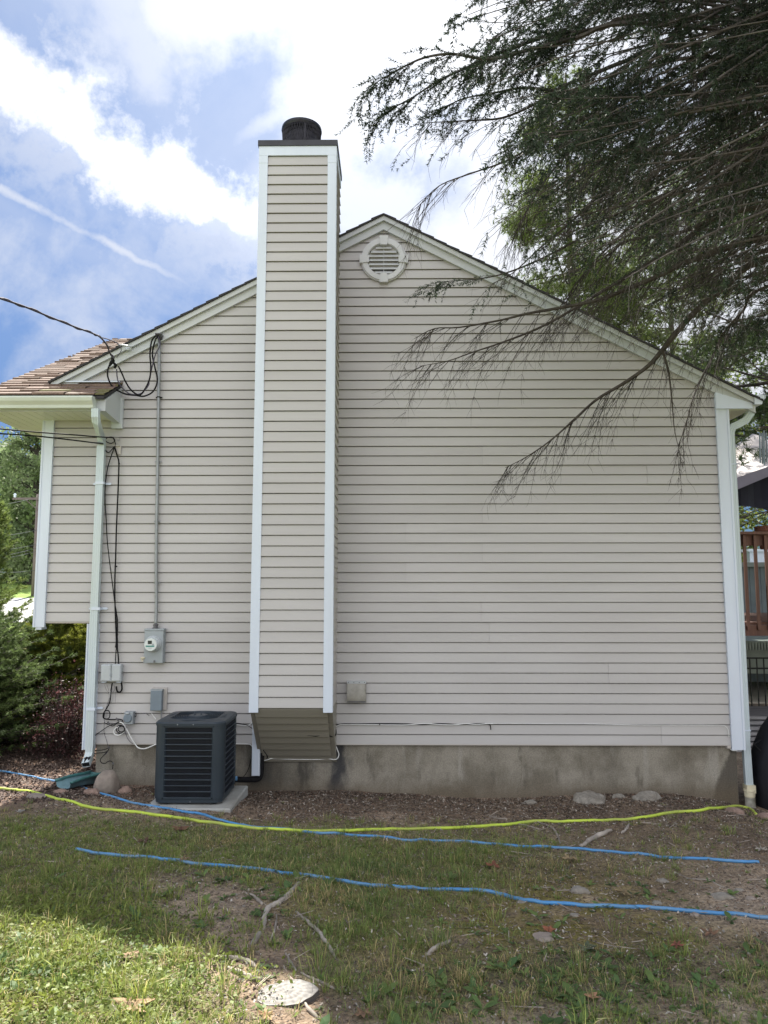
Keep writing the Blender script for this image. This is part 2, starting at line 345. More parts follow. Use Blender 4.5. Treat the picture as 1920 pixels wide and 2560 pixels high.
def foundation_mat():
    Mt=mat('foundation_concrete',(.215,.200,.165),.9,bump=(70,.55,.004)); nt=Mt.node_tree; N=nt.nodes; L=nt.links
    b=N['Principled BSDF']; tc=N['Texture Coordinate']; geo=N.new('ShaderNodeNewGeometry')
    def noise(sc,st,det=7,w=0):
        mp=N.new('ShaderNodeMapping'); mp.inputs['Scale'].default_value=st; mp.inputs['Location'].default_value=(w,w,w); L.new(geo.outputs['Position'],mp.inputs[0])
        t=N.new('ShaderNodeTexNoise'); t.inputs['Scale'].default_value=sc; t.inputs['Detail'].default_value=det; t.inputs['Roughness'].default_value=.62; L.new(mp.outputs[0],t.inputs['Vector']); return t.outputs[0]
    def mr(x,a,b_,c,d):
        if a>b_: a,b_,c,d=b_,a,d,c
        o=N.new('ShaderNodeMapRange'); o.interpolation_type='SMOOTHSTEP'; L.new(x,o.inputs[0]); 
        for i,v in enumerate((a,b_,c,d)): o.inputs[i+1].default_value=v
        return o.outputs[0]
    def ma(op,a,b_):
        o=N.new('ShaderNodeMath'); o.operation=op
        for i,v in enumerate((a,b_)):
            if isinstance(v,(int,float)): o.inputs[i].default_value=v
            else: L.new(v,o.inputs[i])
        return o.outputs[0]
    def mix(f,a,c):
        o=N.new('ShaderNodeMix'); o.data_type='RGBA'; L.new(f,o.inputs[0])
        if isinstance(a,tuple): o.inputs[6].default_value=(*a,1)
        else: L.new(a,o.inputs[6])
        o.inputs[7].default_value=(*c,1); return o.outputs[2]
    sx=N.new('ShaderNodeSeparateXYZ'); L.new(geo.outputs['Position'],sx.inputs[0]); X=sx.outputs[0]; Z=sx.outputs[2]
    c=mix(mr(noise(2.2,(1,1,1)),.38,.66,0,1),(.26,.243,.205),(.150,.136,.108))
    c=mix(ma('MULTIPLY',mr(noise(5,(1.4,1,.22),7,3),.54,.72,0,1),.55),c,(.34,.33,.30))       # pale run-down streaks
    c=mix(ma('MULTIPLY',mr(noise(6,(1.2,1,.3),7,9),.56,.74,0,1),.9),c,(.10,.092,.075))
    wob=ma('MULTIPLY',ma('SUBTRACT',noise(7,(1,1,.5),6,5),.5),.35)
    xx=ma('ADD',X,wob)
    def patch(x0,w,soft): return mr(ma('ABSOLUTE',ma('SUBTRACT',xx,x0),0),w+soft,w-soft*.3,0,1)
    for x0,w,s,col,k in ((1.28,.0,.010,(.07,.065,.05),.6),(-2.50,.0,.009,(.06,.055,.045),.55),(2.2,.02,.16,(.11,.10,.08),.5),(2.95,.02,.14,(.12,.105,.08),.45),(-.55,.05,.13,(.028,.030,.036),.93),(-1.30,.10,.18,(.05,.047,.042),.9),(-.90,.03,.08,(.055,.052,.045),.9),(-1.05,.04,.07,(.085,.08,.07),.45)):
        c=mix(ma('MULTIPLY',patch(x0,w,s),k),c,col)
    # damp corner on the right: a slanted edge that widens towards the ground
    ed=ma('ADD',ma('ADD',X,ma('MULTIPLY',wob,.35)),ma('MULTIPLY',ma('SUBTRACT',.62,Z),.42))
    c=mix(ma('MULTIPLY',mr(ed,3.39,3.43,0,1),.85),c,(.062,.055,.045))
    base=mr(ma('ADD',Z,ma('MULTIPLY',wob,.5)),.30,.08,0,.75); c=mix(base,c,(.115,.092,.062))
    fine=noise(90,(1,1,1),3,1); sc=N.new('ShaderNodeVectorMath'); sc.operation='SCALE'; L.new(c,sc.inputs[0]); L.new(mr(fine,.3,.7,.82,1.18),sc.inputs['Scale'])
    L.new(sc.outputs[0],b.inputs['Base Color']); return Mt
M['found']=foundation_mat()
# ground: colour attribute painted per place (soil, moss, mulch, lawn thatch) with fine procedural grain
def ground_mat():
    Mt=mat('soil_and_thatch',attr='col',rough=1.0,noise=(45,.5,10),bump=(70,1.0,.02)); return Mt
M['ground']=ground_mat()
# ---------------------------------------------------------------- view projection of ground positions (used to place lawn patches on the ground)
Rm=np.array(Matrix.Rotation(YAW,3,'Z')@Matrix.Rotation(math.pi/2+PITCH,3,'X'))
def toview(x,y,z):
    d=np.stack([x-CAM[0],y-CAM[1],z-CAM[2]],-1)@Rm
    dz=np.minimum(d[...,2],-1e-3)
    return (960+FPX*d[...,0]/-dz)/K,(1280-FPX*d[...,1]/-dz)/K
def bump2(u,v,cu,cv,ru,rv): return np.exp(-(((u-cu)/ru)**2+((v-cv)/rv)**2))
def lawn_density(x,y):
    u,v=toview(x,y,ground_z(x,y,False))
    d=np.zeros_like(u)
    d+=1.0*np.clip((760-u)/420,0,1)*np.clip((v-1745)/60,0,1)                       # left lawn
    d+=.95*np.clip((1290-u)/250,0,1)*np.exp(-((v-1850)/55)**2)+.35*bump2(u,v,1380,1860,200,40)                     # strip along the hoses
    d+=.75*bump2(u,v,740,2010,190,170)
    d+=.45*bump2(u,v,880,1900,220,70)
    d-=.85*bump2(u,v,430,1960,170,80)+.6*bump2(u,v,330,1900,90,30)+.75*bump2(u,v,580,2060,110,110)+.8*bump2(u,v,620,2165,110,45)+.5*bump2(u,v,430,2100,120,40)
    d+=.42*np.clip((v-2030)/60,0,1)*np.clip((u-800)/100,0,1)-.3*bump2(u,v,1180,2200,260,30)
    d+=.20*bump2(u,v,1450,1760,300,60)
    d=d*(.35+1.3*fbm(x*2.3,y*2.3,21,3))
    d=d-np.clip((1775-v)/35,0,1)*.7*(u>250)
    d=np.where(v>2000,d+.25*(fbm(x*3,y*3,77,2)>.62),d)
    d=np.where(y>-.15,0,d)
    return np.clip(d,0,1.25)
def ground_col(x,y):
    u,v=toview(x,y,ground_z(x,y,False))
    n1=fbm(x*1.7,y*1.7,31,4)[...,None]; n2=fbm(x*6,y*6,37,4)[...,None]
    soil=lerp(np.array((.095,.070,.052)),np.array((.20,.160,.125)),np.clip((n1-.35)*2.4,0,1))
    soil=lerp(soil,np.array((.07,.052,.042)),np.clip((n2-.55)*3,0,1)*.7)
    # dark humus band along the wall
    hw=np.clip((1.0+y)/.9,0,1)*(x>-3.2)*np.clip((1.0-x)/1.6,.25,1); soil=lerp(soil,np.array((.055,.038,.030)),hw[...,None]*.8)
    moss=np.clip(bump2(u,v,1040,1970,340,75)*1.9+bump2(u,v,1280,2040,260,50)*1.5,0,1)[...,None]*np.clip((n2-.26)*4,.25,1)
    soil=lerp(soil,np.array((.098,.090,.018)),moss*.9)
    dark=(bump2(u,v,1240,2105,280,42))[...,None]; soil=lerp(soil,np.array((.05,.042,.036)),np.clip(dark*1.5,0,.92))
    pale=(bump2(u,v,1180,2210,300,38)+bump2(u,v,1640,2190,90,60)+.6*bump2(u,v,1580,1960,120,60)+.5*bump2(u,v,430,1990,110,60))[...,None]; soil=lerp(soil,np.array((.30,.255,.215)),np.clip(pale,0,.8))
    ld=lawn_density(x,y)[...,None]; soil=lerp(soil,np.array((.075,.082,.030)),np.clip(ld*.8,0,.75))
    # mulch bed left of the house and behind its line
    mu=np.clip((y+1.0-(x+3.0)*.5)/.25,0,1)*(x<-2.2)*(y<9); mulch=lerp(np.array((.060,.040,.034)),np.array((.16,.11,.085)),np.clip((n2-.4)*3,0,1))
    soil=lerp(soil,mulch,mu[...,None])
    far=((y>9)|(x<-9)|((x>9)))[...,None]; soil=np.where(far,lerp(np.array((.085,.155,.022)),np.array((.13,.19,.035)),n1),soil)
    rt=((x>3.4)&(y>.2)&(y<40)&(x<30))[...,None]; soil=np.where(rt,lerp(np.array((.11,.09,.075)),np.array((.25,.22,.19)),n2),soil)
    n3=fbm(x*14,y*14,61,3)[...,None]; return soil*np.array((1.62,1.55,1.42))*(.62+.76*n3)
def build_ground():
    xs=np.concatenate([-np.geomspace(5,400,46)[::-1][:-1],np.arange(-5,5.001,.035),np.geomspace(5,400,46)[1:]])
    ys=np.concatenate([-np.geomspace(8,60,12)[::-1][:-1],np.arange(-8,2.001,.035),2+np.geomspace(.05,500,90)])
    X,Y=np.meshgrid(xs,ys); Z=ground_z(X,Y)
    V=np.stack([X,Y,Z],-1).reshape(-1,3); nx=len(xs); ny=len(ys)
    i=np.arange(ny-1)[:,None]*nx+np.arange(nx-1)[None,:]; i=i.reshape(-1)
    F=np.stack([i,i+1,i+1+nx,i+nx],-1)
    c=ground_col(X,Y).reshape(-1,3)
    o=raw_mesh('ground',V,F,M['ground'],smooth=True,col=c); setp(o,'uneven lawn and bare brown soil around the house','ground',kind='structure')
build_ground()
# road beyond the front lawn, as a sheet just above the ground
def build_road():
    xs=np.linspace(-60,-2.5,60); V=[];F=[]
    for i,x in enumerate(xs):
        a=12.6+(x+16)*-.03; b=24.5+(x+16)*-.02
        for k in range(7):
            y=lerp(a,b,k/6); V.append((x,y,G(x,y)+.02))
    for i in range(len(xs)-1):
        for k in range(6): F.append([i*7+k,(i+1)*7+k,(i+1)*7+k+1,i*7+k+1])
    setp(raw_mesh('road',V,F,M['asphalt'],smooth=True),'pale sunlit road beyond the front lawn','road',kind='structure')
build_road()
# ================================================================ HOUSE
SILL=.6; E_=.1016; RX,RZ=-.086,6.17; SLP=.522
XL_UP,XL_LOW,XR=-3.62,-3.06,3.43
def roofz(x): return RZ-SLP*abs(x-RX)
house=thing('house',(0,0,SILL),'beige vinyl-sided gable end of a house on a concrete foundation','house')
def siding_rows(mb,z0,n,xl,xr,yf,axis='y',depth=.014,seams=(),first_h=None):
    """lapped courses: each has a slanting face and a small butt underneath"""
    for k in range(n):
        a=z0+k*E_; b=a+E_
        segs=[(xl(a),xr(a),xl(b),xr(b))]
        for s in seams:
            if s[0]==k:
                q=segs.pop(); t=s[1]; segs=[(q[0],t,q[2],t,0),(t,q[1],t,q[3],1)]
        for q in segs:
            d=.0034 if len(q)>4 and q[4] else 0
            x0,x1,x2,x3=q[:4]
            wv=0.0
            nseg=max(1,int((x1-x0)/.45)); V=[];F=[]
            for j in range(nseg+1):
                t=j/nseg; xb=lerp(x0,x1,t); xt=lerp(x2,x3,t)
                w=(vnoise(xb*.9,k*1.7,11)-.5)*.0032
                w=float(w)
                V+=[(xb,yf+.030,a),(xb,yf-depth-d+w,a),(xb,yf-depth-d+w,a+.006),(lerp(xb,xt,.91),yf-.0035-d,b-.0092),(lerp(xb,xt,.915),yf+.030-d,b-.0088),(xt,yf+.030-d,b)]
            for j in range(nseg):
                i=j*6
                for c in range(5): F.append([i+c,i+c+1+0,i+6+c+1,i+6+c][::-1])
            if d: V2=len(V)
            tone=.95+.09*vnoise(k//2*7.3+.5,(0 if not d else 5.5)+.5,3)-.05*max(0,1-(a-SILL)/.35)*vnoise(x0*3,k,8); mb.add(V,F,(.442*tone,.438*tone,.440*tone))
            if d:   # the visible end of the overlapping panel
                mb.add([(x0,yf,a),(x0,yf-depth-d,a),(x0,yf-.0045-d,b-.0095),(x0,yf,b)],[[0,1,2,3]],(.20,.19,.18))
def gable_siding():
    mb=MB()
    def zr(z): return (RZ-.075-z)/SLP
    def xl(z):
        lim=XL_LOW if z<1.81 else XL_UP
        return max(lim,RX-max(zr(z),.0))
    def xr(z): return min(XR,RX+max(zr(z),.0))
    seams=[]
    rs=random.Random(4)
    # panel joints read off the wall, two courses each
    for (u,v) in ((1042,970),(1042,1205),(877,1240),(1040,1325),(1057,1360),(877,1145),(1042,1100),(1272,1190),(1272,1310),(1314,1440),(1428,1580),(877,900),(1397,1020),(1150,905),(960,1580),(740,1590)):
        p=P(u,v,0); k=int((p.z-SILL)/E_); k-=k%2; seams+=[(k,p.x),(k+1,p.x)]
    seen=set(); ss=[]
    for s in seams:
        if s[0] not in seen: seen.add(s[0]); ss.append(s)
    n=int((RZ-.08-SILL)/E_)
    siding_rows(mb,SILL,12,lambda z:XL_LOW,lambda z:XR,0,seams=ss)
    m2=[(k-12,x) for k,x in ss if k>=12]
    siding_rows(mb,SILL+12*E_,n-12+1,lambda z:xl(max(z,1.82)),xr,0,seams=m2)
    mb.build('siding',M['sidingc'],house,col=True)
gable_siding()
def simple_parts():
    # wall core behind the siding (sides and back)
    mb=MB()
    z1=roofz(XR)-.1
    mb.prism([(XL_UP,1.80),(XR+.02,1.80),(XR+.02,roofz(XR)-.12),(RX,RZ-.12),(XL_UP,roofz(XL_UP)-.12)],.034,11)
    mb.box((XL_LOW+.005,.034,SILL-.001),(XR+.02,11,1.799))
    mb.build('wall_core',M['side2'],house)
    f=MB(); f.box((-3.0,.024,-.6),(3.455,10.9,SILL-.002)); f.build('foundation',M['found'],house)
    # lower starter lip
    l=MB(); l.box((XL_LOW,-.016,SILL-.006),(XR,.02,SILL+.004)); l.build('starter_strip',M['siding'],house)
    # bottom trim of the overhanging upper part
    o=MB(); o.box((XL_UP+.03,-.016,1.806),(-3.07,.0,1.815)); o.build('starter_strip',M['siding'],house)
simple_parts()
def corner_boards():
    def board(x0,x1,z0,z1,lip,side=True,name='corner_board'):
        mb=MB(); w=x1-x0
        # grooved outside corner post: raised edges and a recessed face
        mb.box((x0,-.030,z0),(x1,.0,z1)); 
        mb.box((x0,-.036,z0),(x0+lip,-.0302,z1)); mb.box((x1-lip,-.036,z0),(x1,-.0302,z1))
        return mb
    b=board(3.39,3.525,.555,4.03,.020); b.box((3.493,.001,.555),(3.525,.12,4.03)); b.build('corner_board',M['trim'],house)
    b=board(-3.685,-3.565,1.765,3.99,.018); b.box((-3.685,.001,1.765),(-3.655,.13,3.99)); b.box((-3.66,-.02,1.74),(-3.60,.1,1.764)); b.build('corner_board',M['trim'],house)
    b=board(-3.125,-3.0,.545,1.80,.016); b.box((-3.125,.001,.545),(-3.095,.13,1.80)); b.build('corner_board',M['trim'],house)
corner_boards()
def rakes():
    def strip(mb,x0,x1,dz0,dz1,y0,y1):
        """board following the roof line between x0 and x1, from dz0 to dz1 below the outline"""
        pts=[x0,x1] if not (x0<RX<x1) else [x0,RX,x1]
        top=[(x,roofz(x)-dz0) for x in pts]; bot=[(x,roofz(x)-dz1) for x in pts]
        for i in range(len(pts)-1):
            mb.prism([bot[i],bot[i+1],top[i+1],top[i]],y0,y1)
    for nm,x0,x1 in (('left',-3.60,RX),('right',RX,3.80)):
        a=MB(); strip(a,x0,x1,.016,.068,-.075,.0)
        strip(a,x0,x1,.0682,.150,-.040,-.002); strip(a,x0,x1,.150,.158,-.046,-.002)
        a.build('rake_board',M['rake'],house)
    # shingle edge, slightly stepped course by course
    mb=MB(); r=random.Random(2)
    for sgn,xe in ((-1,-3.62),(1,3.86)):
        x=RX
        while (x-xe)*sgn<0:
            x2=x+sgn*.135
            if (x2-xe)*sgn>0: x2=xe
            z1=roofz(x); z2=roofz(x2); th=.013; j=r.uniform(-.002,.003)
            poly=[(x,z1-.015),(x2,z2-.015),(x2,z2+th*.9+j),(x,z1+.001)]
            if sgn<0: poly=poly[::-1]
            mb.prism(poly,-.092-r.uniform(0,.004),10.98)
            x=x2
    mb.build('roof',M['darksh'],house)
    # right eave return box, soffit and fascia
    e=MB()
    e.prism([(3.388,4.035),(3.765,4.035),(3.765,roofz(3.765)-.075),(3.388,roofz(3.388)-.152)],-.050,10.9)
    e.prism([(3.385,4.028),(3.77,4.028),(3.77,4.0345),(3.385,4.0345)],-.056,-.03)
    e.build('eave_return',M['trim'],house)
    e=MB(); 
    for i in range(40): e.box((3.53,.0+i*.27,4.027),(3.76,.262+i*.27,4.034))
    e.build('soffit',M['soffit'],house)
rakes()
def gutters():
    # right gutter: K-profile running away along the side wall
    pr=[(0,0),(.075,0),(.085,.03),(.115,.065),(.118,.10),(.108,.10),(.10,.07),(.075,.035),(.066,.012),(.006,.012),(.006,.10),(0,.10)]
    g=MB(); x0=3.772; z0=4.065
    poly=[(x0+a,z0+b) for a,b in pr]
    g.prism([(x0,z0),(x0+.075,z0),(x0+.085,z0+.03),(x0+.115,z0+.065),(x0+.118,z0+.10),(x0,z0+.10)],-.085,-.08)
    for (a,b) in zip(poly[:6],poly[1:6]):
        d=(Vector((b[0]-a[0],0,b[1]-a[1]))).normalized(); nrm=Vector((-d.z,0,d.x))*.004
        g.prism([a,b,(b[0]+nrm.x,b[1]+nrm.z),(a[0]+nrm.x,a[1]+nrm.z)],-.0799,10.9)
    gg=g.build('gutter',M['trim'],house)
gutters()
# rectangular ribbed pipe profile
def rectprof(w,d,ribs=3):
    p=[]; n=ribs*2+1
    for k in range(n+1):
        x=-w/2+w*k/n; y=d/2-(.003 if k%2 else 0); p.append((x,y))
    p+=[(w/2,-d/2),(-w/2,-d/2)]
    return p[::-1]
def right_downspout():
    g=MB(); X=3.565
    top=Vector((3.80,.06,4.065))
    pts=[top,(3.79,.06,4.00),(3.74,.06,3.93),(3.66,.06,3.885),(3.60,.06,3.86),(3.572,.06,3.81),(X,.06,3.74)]
    g.sweep(pts,rectprof(.075,.052),up=(0,-1,0))
    g.sweep([(X,.06,3.76),(X+.003,.06,2.6),(X+.004,.06,.66)],rectprof(.078,.056),up=(0,-1,0))
    g.sweep([(X+.004,.06,.68),(X+.012,.055,.20)],rectprof(.070,.05),up=(0,-1,0))
    d=g.build('downspout',M['spout'],house)
    a=MB(); a.lathe([(.048,0),(.052,.01),(.052,.055),(.058,.06),(.058,.075)],(X+.014,.05,.085)); a.box((X-.03,.005,.13),(X+.058,.1,.205)); a.build('adapter',M['pvc'],d)
    b=MB(); b.lathe([(.050,-.25),(.050,.085)],(X+.016,.05,0)); b.build('drain_pipe',M['dirtypvc'],d)
    for z in (3.45,.73):
        c=MB(); c.box((X-.046,.025,z),(X+.048,.092,z+.012)); c.build('band',M['trim'],d)
right_downspout()
# ---- brown roof and gutter of the front wing, left of the gable
def front_wing():
    ze=P(100,862,-.45).z; yr=3.1; zr=P(230,731,yr).z
    sl=(zr-ze)/(yr+.45)
    xl=-4.16; root=house
    V=[];F=[];C=[]; r=random.Random(5)
    course=.135; n=int(math.hypot(yr+.45,zr-ze)/course)
    for k in range(n+1):
        t0=k/(n+1); t1=(k+1)/(n+1)
        y0=lerp(-.50,yr,t0); y1=lerp(-.50,yr,t1); z0=lerp(ze+.035,zr,t0); z1=lerp(ze+.035,zr,t1)
        xe=-2.86 if y0<.0 else -3.0
        x=xl+r.uniform(-.2,0)
        while x<xe:
            w=r.uniform(.12,.34); xa=max(x,xl); xb=min(x+w,xe)
            if xb-xa>.01:
                j=r.choice((0,0,.006,.010)); dy=r.uniform(-.012,.006)
                b=len(V)
                V+=[(xa,y0+dy,z0-.004),(xb,y0+dy,z0-.004),(xb,y0+dy,z0+.010+j),(xa,y0+dy,z0+.010+j),(xb,y1+.01,z1+.003),(xa,y1+.01,z1+.003)]
                F+=[[b,b+1,b+2,b+3],[b+3,b+2,b+4,b+5]]
                g=r.uniform(.75,1.2); c=(.165*g,.112*g,.092*g) if r.random()<.75 else (.20*g,.145*g,.12*g)
                if y0<-.1 and xb>-3.5 and r.random()<.5: c=(.13,.12,.05)
                C+=[c]*6
            x+=w
    s=raw_mesh('shingle_slope',V,F,M['brownsh'],root,col=C)
    # deck slab under the shingles, both slopes
    b=MB()
    for (ya,za,yb,zb) in ((-.49,ze+.02,yr,zr-.012),(yr,zr-.012,yr*2+.49,ze+.02)):
        for xa,xb in ((xl,-3.0),) : b.add([(xa,ya,za-.03),(xb,ya,za-.03),(xb,yb,zb-.03),(xa,yb,zb-.03),(xa,ya,za),(xb,ya,za),(xb,yb,zb),(xa,yb,zb)],[[0,3,2,1],[4,5,6,7],[0,1,5,4],[1,2,6,5],[2,3,7,6],[3,0,4,7]])
    b.add([(-3.0,-.49,ze-.01),(-2.865,-.49,ze-.01),(-2.865,-.0,ze+sl*.49-.01),(-3.0,-.0,ze+sl*.49-.01),(-3.0,-.49,ze+.02),(-2.865,-.49,ze+.02),(-2.865,-.0,ze+sl*.49+.02),(-3.0,0,ze+sl*.49+.02)],[[0,3,2,1],[4,5,6,7],[0,1,5,4],[1,2,6,5],[2,3,7,6],[3,0,4,7]])
    b.build('roof_deck',M['darksh'],root)
    # flashing where the slope meets the wall
    f=MB(); yy=-.03; zz=ze+.035+sl*(.5-.03); f.box((-3.60,-.06,zz+.004),(-2.88,-.018,zz+.016)); f.build('flashing',M['trim'],root)
    # gutter facing the lawn
    g=MB(); zt=ze+.005; zb=zt-.115
    for xa,xb in ((-4.3,-2.955),):
        prof=[(-.56,zt),(-.56,zt-.015),(-.575,zt-.02),(-.565,zt-.05),(-.535,zt-.085),(-.53,zb),(-.45,zb),(-.45,zt-.01),(-.456,zt-.01),(-.456,zb+.006),(-.524,zb+.006),(-.529,zt-.08),(-.558,zt-.05),(-.566,zt-.02),(-.553,zt-.012),(-.553,zt)]
        n=len(prof); VV=[(xa,y,z) for y,z in prof]+[(xb,y,z) for y,z in prof]
        g.add(VV,[[i,(i+1)%n,n+(i+1)%n,n+i] for i in range(n)])
        cap=[(-.56,zt),(-.575,zt-.02),(-.565,zt-.05),(-.535,zt-.085),(-.53,zb),(-.45,zb),(-.45,zt)]
        m=len(cap); g.add([(xb+.001,y,z) for y,z in cap]+[(xb+.005,y,z) for y,z in cap],[list(range(m)),list(range(2*m-1,m-1,-1))]+[[i,(i+1)%m,m+(i+1)%m,m+i] for i in range(m)])
    go=g.build('gutter',M['gut'],root)
    # fascia + boxed end of the return, soffit
    b=MB(); b.box((-4.16,-.448,zb-.012),(-2.93,-.425,zt+.01)); 
    # triangular boxed end on the right
    x0,x1=-2.93,-2.862
    b.add([(x0,-.448,zb-.012),(x0,-.018,zb-.05),(x0,-.018,ze+sl*.45),(x0,-.448,ze-.005),(x1,-.448,zb-.012),(x1,-.018,zb-.05),(x1,-.018,ze+sl*.45),(x1,-.448,ze-.005)],[[0,1,2,3],[4,7,6,5],[0,4,5,1],[1,5,6,2],[2,6,7,3],[3,7,4,0]])
    b.box((-2.95,-.05,zb-.10),(-2.835,-.017,ze+.12)); b.build('boxed_return',M['rake'],root)
    s=MB(); zs=zb-.010
    x=-4.16
    while x<-2.94: s.box((x,-.424,zs),(min(x+.088,-2.94),-.017 if x>-3.68 else 6.6,zs+.008)); x+=.094
    s.build('soffit',M['soffit'],root)
    s=MB(); s.box((-4.16,-.42,zs+.0085),(-2.94,-.017,zs+.014)); s.box((-4.16,-.017,zs+.0085),(-3.63,6.6,zs+.014)); s.build('soffit_backing',M['side2'],root)
    return zb
ZB=front_wing()
def left_downspout():
    g=MB()
    a=P(206.5,885,-.50); 
    pts=[Vector((a.x,-.50,ZB+.0)),P(206.5,900,-.49),P(208,912,-.455),P(213,928,-.30),P(219,945,-.13),P(219.5,958,-.075),P(219,975,-.065)]
    g.sweep(pts,rectprof(.070,.05,2),up=(0,-1,0))
    pts=[P(219,965,-.066),P(212,1150,-.066),P(205,1315,-.066),P(198,1500,-.066),P(194.5,1612,-.066)]
    g.sweep(pts,rectprof(.078,.056,3),up=(0,-1,0))
    pts=[P(194.6,1605,-.066),P(194,1625,-.068),P(190,1640,-.10),P(185,1652,-.17)]
    g.sweep(pts,rectprof(.074,.055,2),up=(0,-1,0),cap=False)
    pts=[P(194.6,1605,-.066),P(194,1625,-.068),P(190,1640,-.10),P(185.2,1651.5,-.168)]
    d=g.build('downspout',M['spout'],house)
    i=MB(); i.sweep([P(191,1637,-.095),P(185.3,1651.2,-.167)],rectprof(.066,.047,1),up=(0,-1,0)); i.build('dark_mouth',M['cable'],d)
    for (u,v) in ((214.5,1043),(206,1315),(195.5,1532)):
        c=P(u,v,-.1); q=MB()
        q.box((c.x-.043,-.099,c.z-.014),(c.x+.043,-.094,c.z+.014))
        for s in (-1,1):
            poly=[(c.x+s*.043,c.z-.012),(c.x+s*.085,c.z-.012),(c.x+s*.10,c.z),(c.x+s*.085,c.z+.012),(c.x+s*.043,c.z+.012)]
            if s<0: poly=poly[::-1]
            q.prism(poly,-.024,-.018); q.box((c.x+s*.040,-.097,c.z-.012),(c.x+s*.044,-.018,c.z+.012))
        q.build('bracket',M['trim'],d)
left_downspout()
# ---- chimney chase
def chimney():
    x0,x1=-1.344,-.559; yf=-.58; zt=PS(745,262+0,yf).z if False else None
    ztop=PS(745,366,yf).z          # underside of the dark cap flashing
    zb=PS(745,1770,yf).z; ztb=PS(745,1781.5,yf).z
    c=MB(); c.box((x0+.012,yf+.046,zb),(x1-.012,.05,ztop-.02)); ch=c.build('chimney',M['side2'],house)
    off=-(SILL-zb)%E_
    s=MB(); n=int((ztop-.06-zb)/E_)
    siding_rows(s,zb,n+1,lambda z:x0+.06,lambda z:x1-.06,yf+.012,depth=.014)
    s.build('siding',M['sidingc'],ch,col=True)
    # right and left side siding (short returns)
    for xs,sg in ((x1,1),(x0,-1)):
        V=[];F=[]
        for k in range(n+1):
            a=zb+k*E_; b_=a+E_; i=len(V); d=.013
            xo=xs-sg*.012
            V+=[(xo,yf+.03,a),(xo+sg*d,yf+.03,a),(xo+sg*.001,yf+.03,b_),(xo,.05,a),(xo+sg*d,.05,a),(xo+sg*.001,.05,b_)]
            F+=[[i,i+1,i+4,i+3],[i+1,i+2,i+5,i+4]]
        raw_mesh('siding',V,F,M['siding'],ch)
    for a,b in ((x0,x0+.088),(x1-.088,x1)):
        t=MB(); t.box((a,yf-.006,ztb),(b,yf+.011,ztop-.10)); xo=a if a==x0 else b
        t.box((xo-(.0 if a==x0 else .012),yf+.0112,ztb),(xo+(.012 if a==x0 else .0),yf+.085,ztop-.10))
        t.box((a-.001,yf-.008,ztop-.18),(b+.001,yf-.0061,ztop-.10))
        inner=b if a==x0 else a
        t.box((inner-.004,yf-.004,ztb+.02),(inner+.012,yf+.008,ztb+.05)) if False else None
        zj=P(0,930,yf).z
        t.box((a,yf-.0075,zj-.0012),(b,yf-.0061,zj+.0012))
        t.build('corner_trim',M['trim'],ch)
    f=MB(); f.box((x0-.002,yf-.009,ztop-.0995),(x1+.002,yf+.010,ztop-.001)); f.box((x1-.006,yf+.0102,ztop-.0995),(x1+.003,.052,ztop-.001)); f.box((x0-.003,yf+.0102,ztop-.0995),(x0+.006,.052,ztop-.001)); f.build('frieze',M['trim'],ch)
    k=MB(); k.box((x0-.012,yf-.02,ztop),(x1+.012,.065,ztop+.058)); k.add([(x0-.012,yf-.02,ztop+.058),(x1+.012,yf-.02,ztop+.058),(x1+.012,.065,ztop+.058),(x0-.012,.065,ztop+.058),(x0+.2,yf+.2,ztop+.085),(x1-.2,yf+.2,ztop+.085),(x1-.2,-.15,ztop+.085),(x0+.2,-.15,ztop+.085)],[[0,1,5,4],[1,2,6,5],[2,3,7,6],[3,0,4,7],[4,5,6,7]]); k.build('cap_flashing',M['cap'],ch)
    s=MB(); yb_=.015; zbk=PS(745,1899,yb_).z   # slanted underside
    L=math.hypot(yb_-yf,zb-zbk); m=8
    for q in range(m):
        t0=q/m; t1=(q+1)/m
        y_a=lerp(yb_,yf+.012,t0); z_a=lerp(zbk,zb-.004,t0); y_b=lerp(yb_,yf+.012,t1); z_b=lerp(zbk,zb-.004,t1)
        dn=Vector((0,-(zb-zbk),-(yb_-yf))).normalized()*.012   # outward (down and to the front)
        dn=Vector((0,-.7,-.7)).normalized()*.024
        q_=.86; y_c=lerp(y_a,y_b,q_); z_c=lerp(z_a,z_b,q_); s.add([(x,y,z) for x in (x0+.05,x1-.05) for (y,z) in ((y_a+.02,z_a+.02),(y_a+dn.y,z_a+dn.z),(y_c+dn.y*.35,z_c+dn.z*.35),(y_c+.02,z_c+.02),(y_b+.02,z_b+.02))],[[i,5+i,6+i,1+i] for i in range(4)])
    s.build('sloped_underside',M['side2'],ch)
    for a,b in ((x0+.004,x0+.055),(x1-.055,x1-.004)):
        t=MB(); t.add([(a,yf+.02,zb-.012),(b,yf+.02,zb-.012),(b,yb_,zbk-.018),(a,yb_,zbk-.018),(a,yf+.02,zb+.03),(b,yf+.02,zb+.03),(b,yb_,zb+.02),(a,yb_,zb+.02)],[[0,1,2,3],[0,4,5,1],[1,5,6,2],[2,6,7,3],[3,7,4,0]]); t.build('side_trim',M['side2'],ch)
    # flue cap with mesh screen
    cx,cy=-.955,-.27; zc=ztop+.075
    fl=MB(); fl.lathe([(.185,-.02),(.185,.10),(.17,.105)],(cx,cy,zc),seg=40); fl.lathe([(.16,.10),(.16,.22)],(cx,cy,zc),seg=32); fo=fl.build('flue_collar',M['black'],ch,smooth=False)
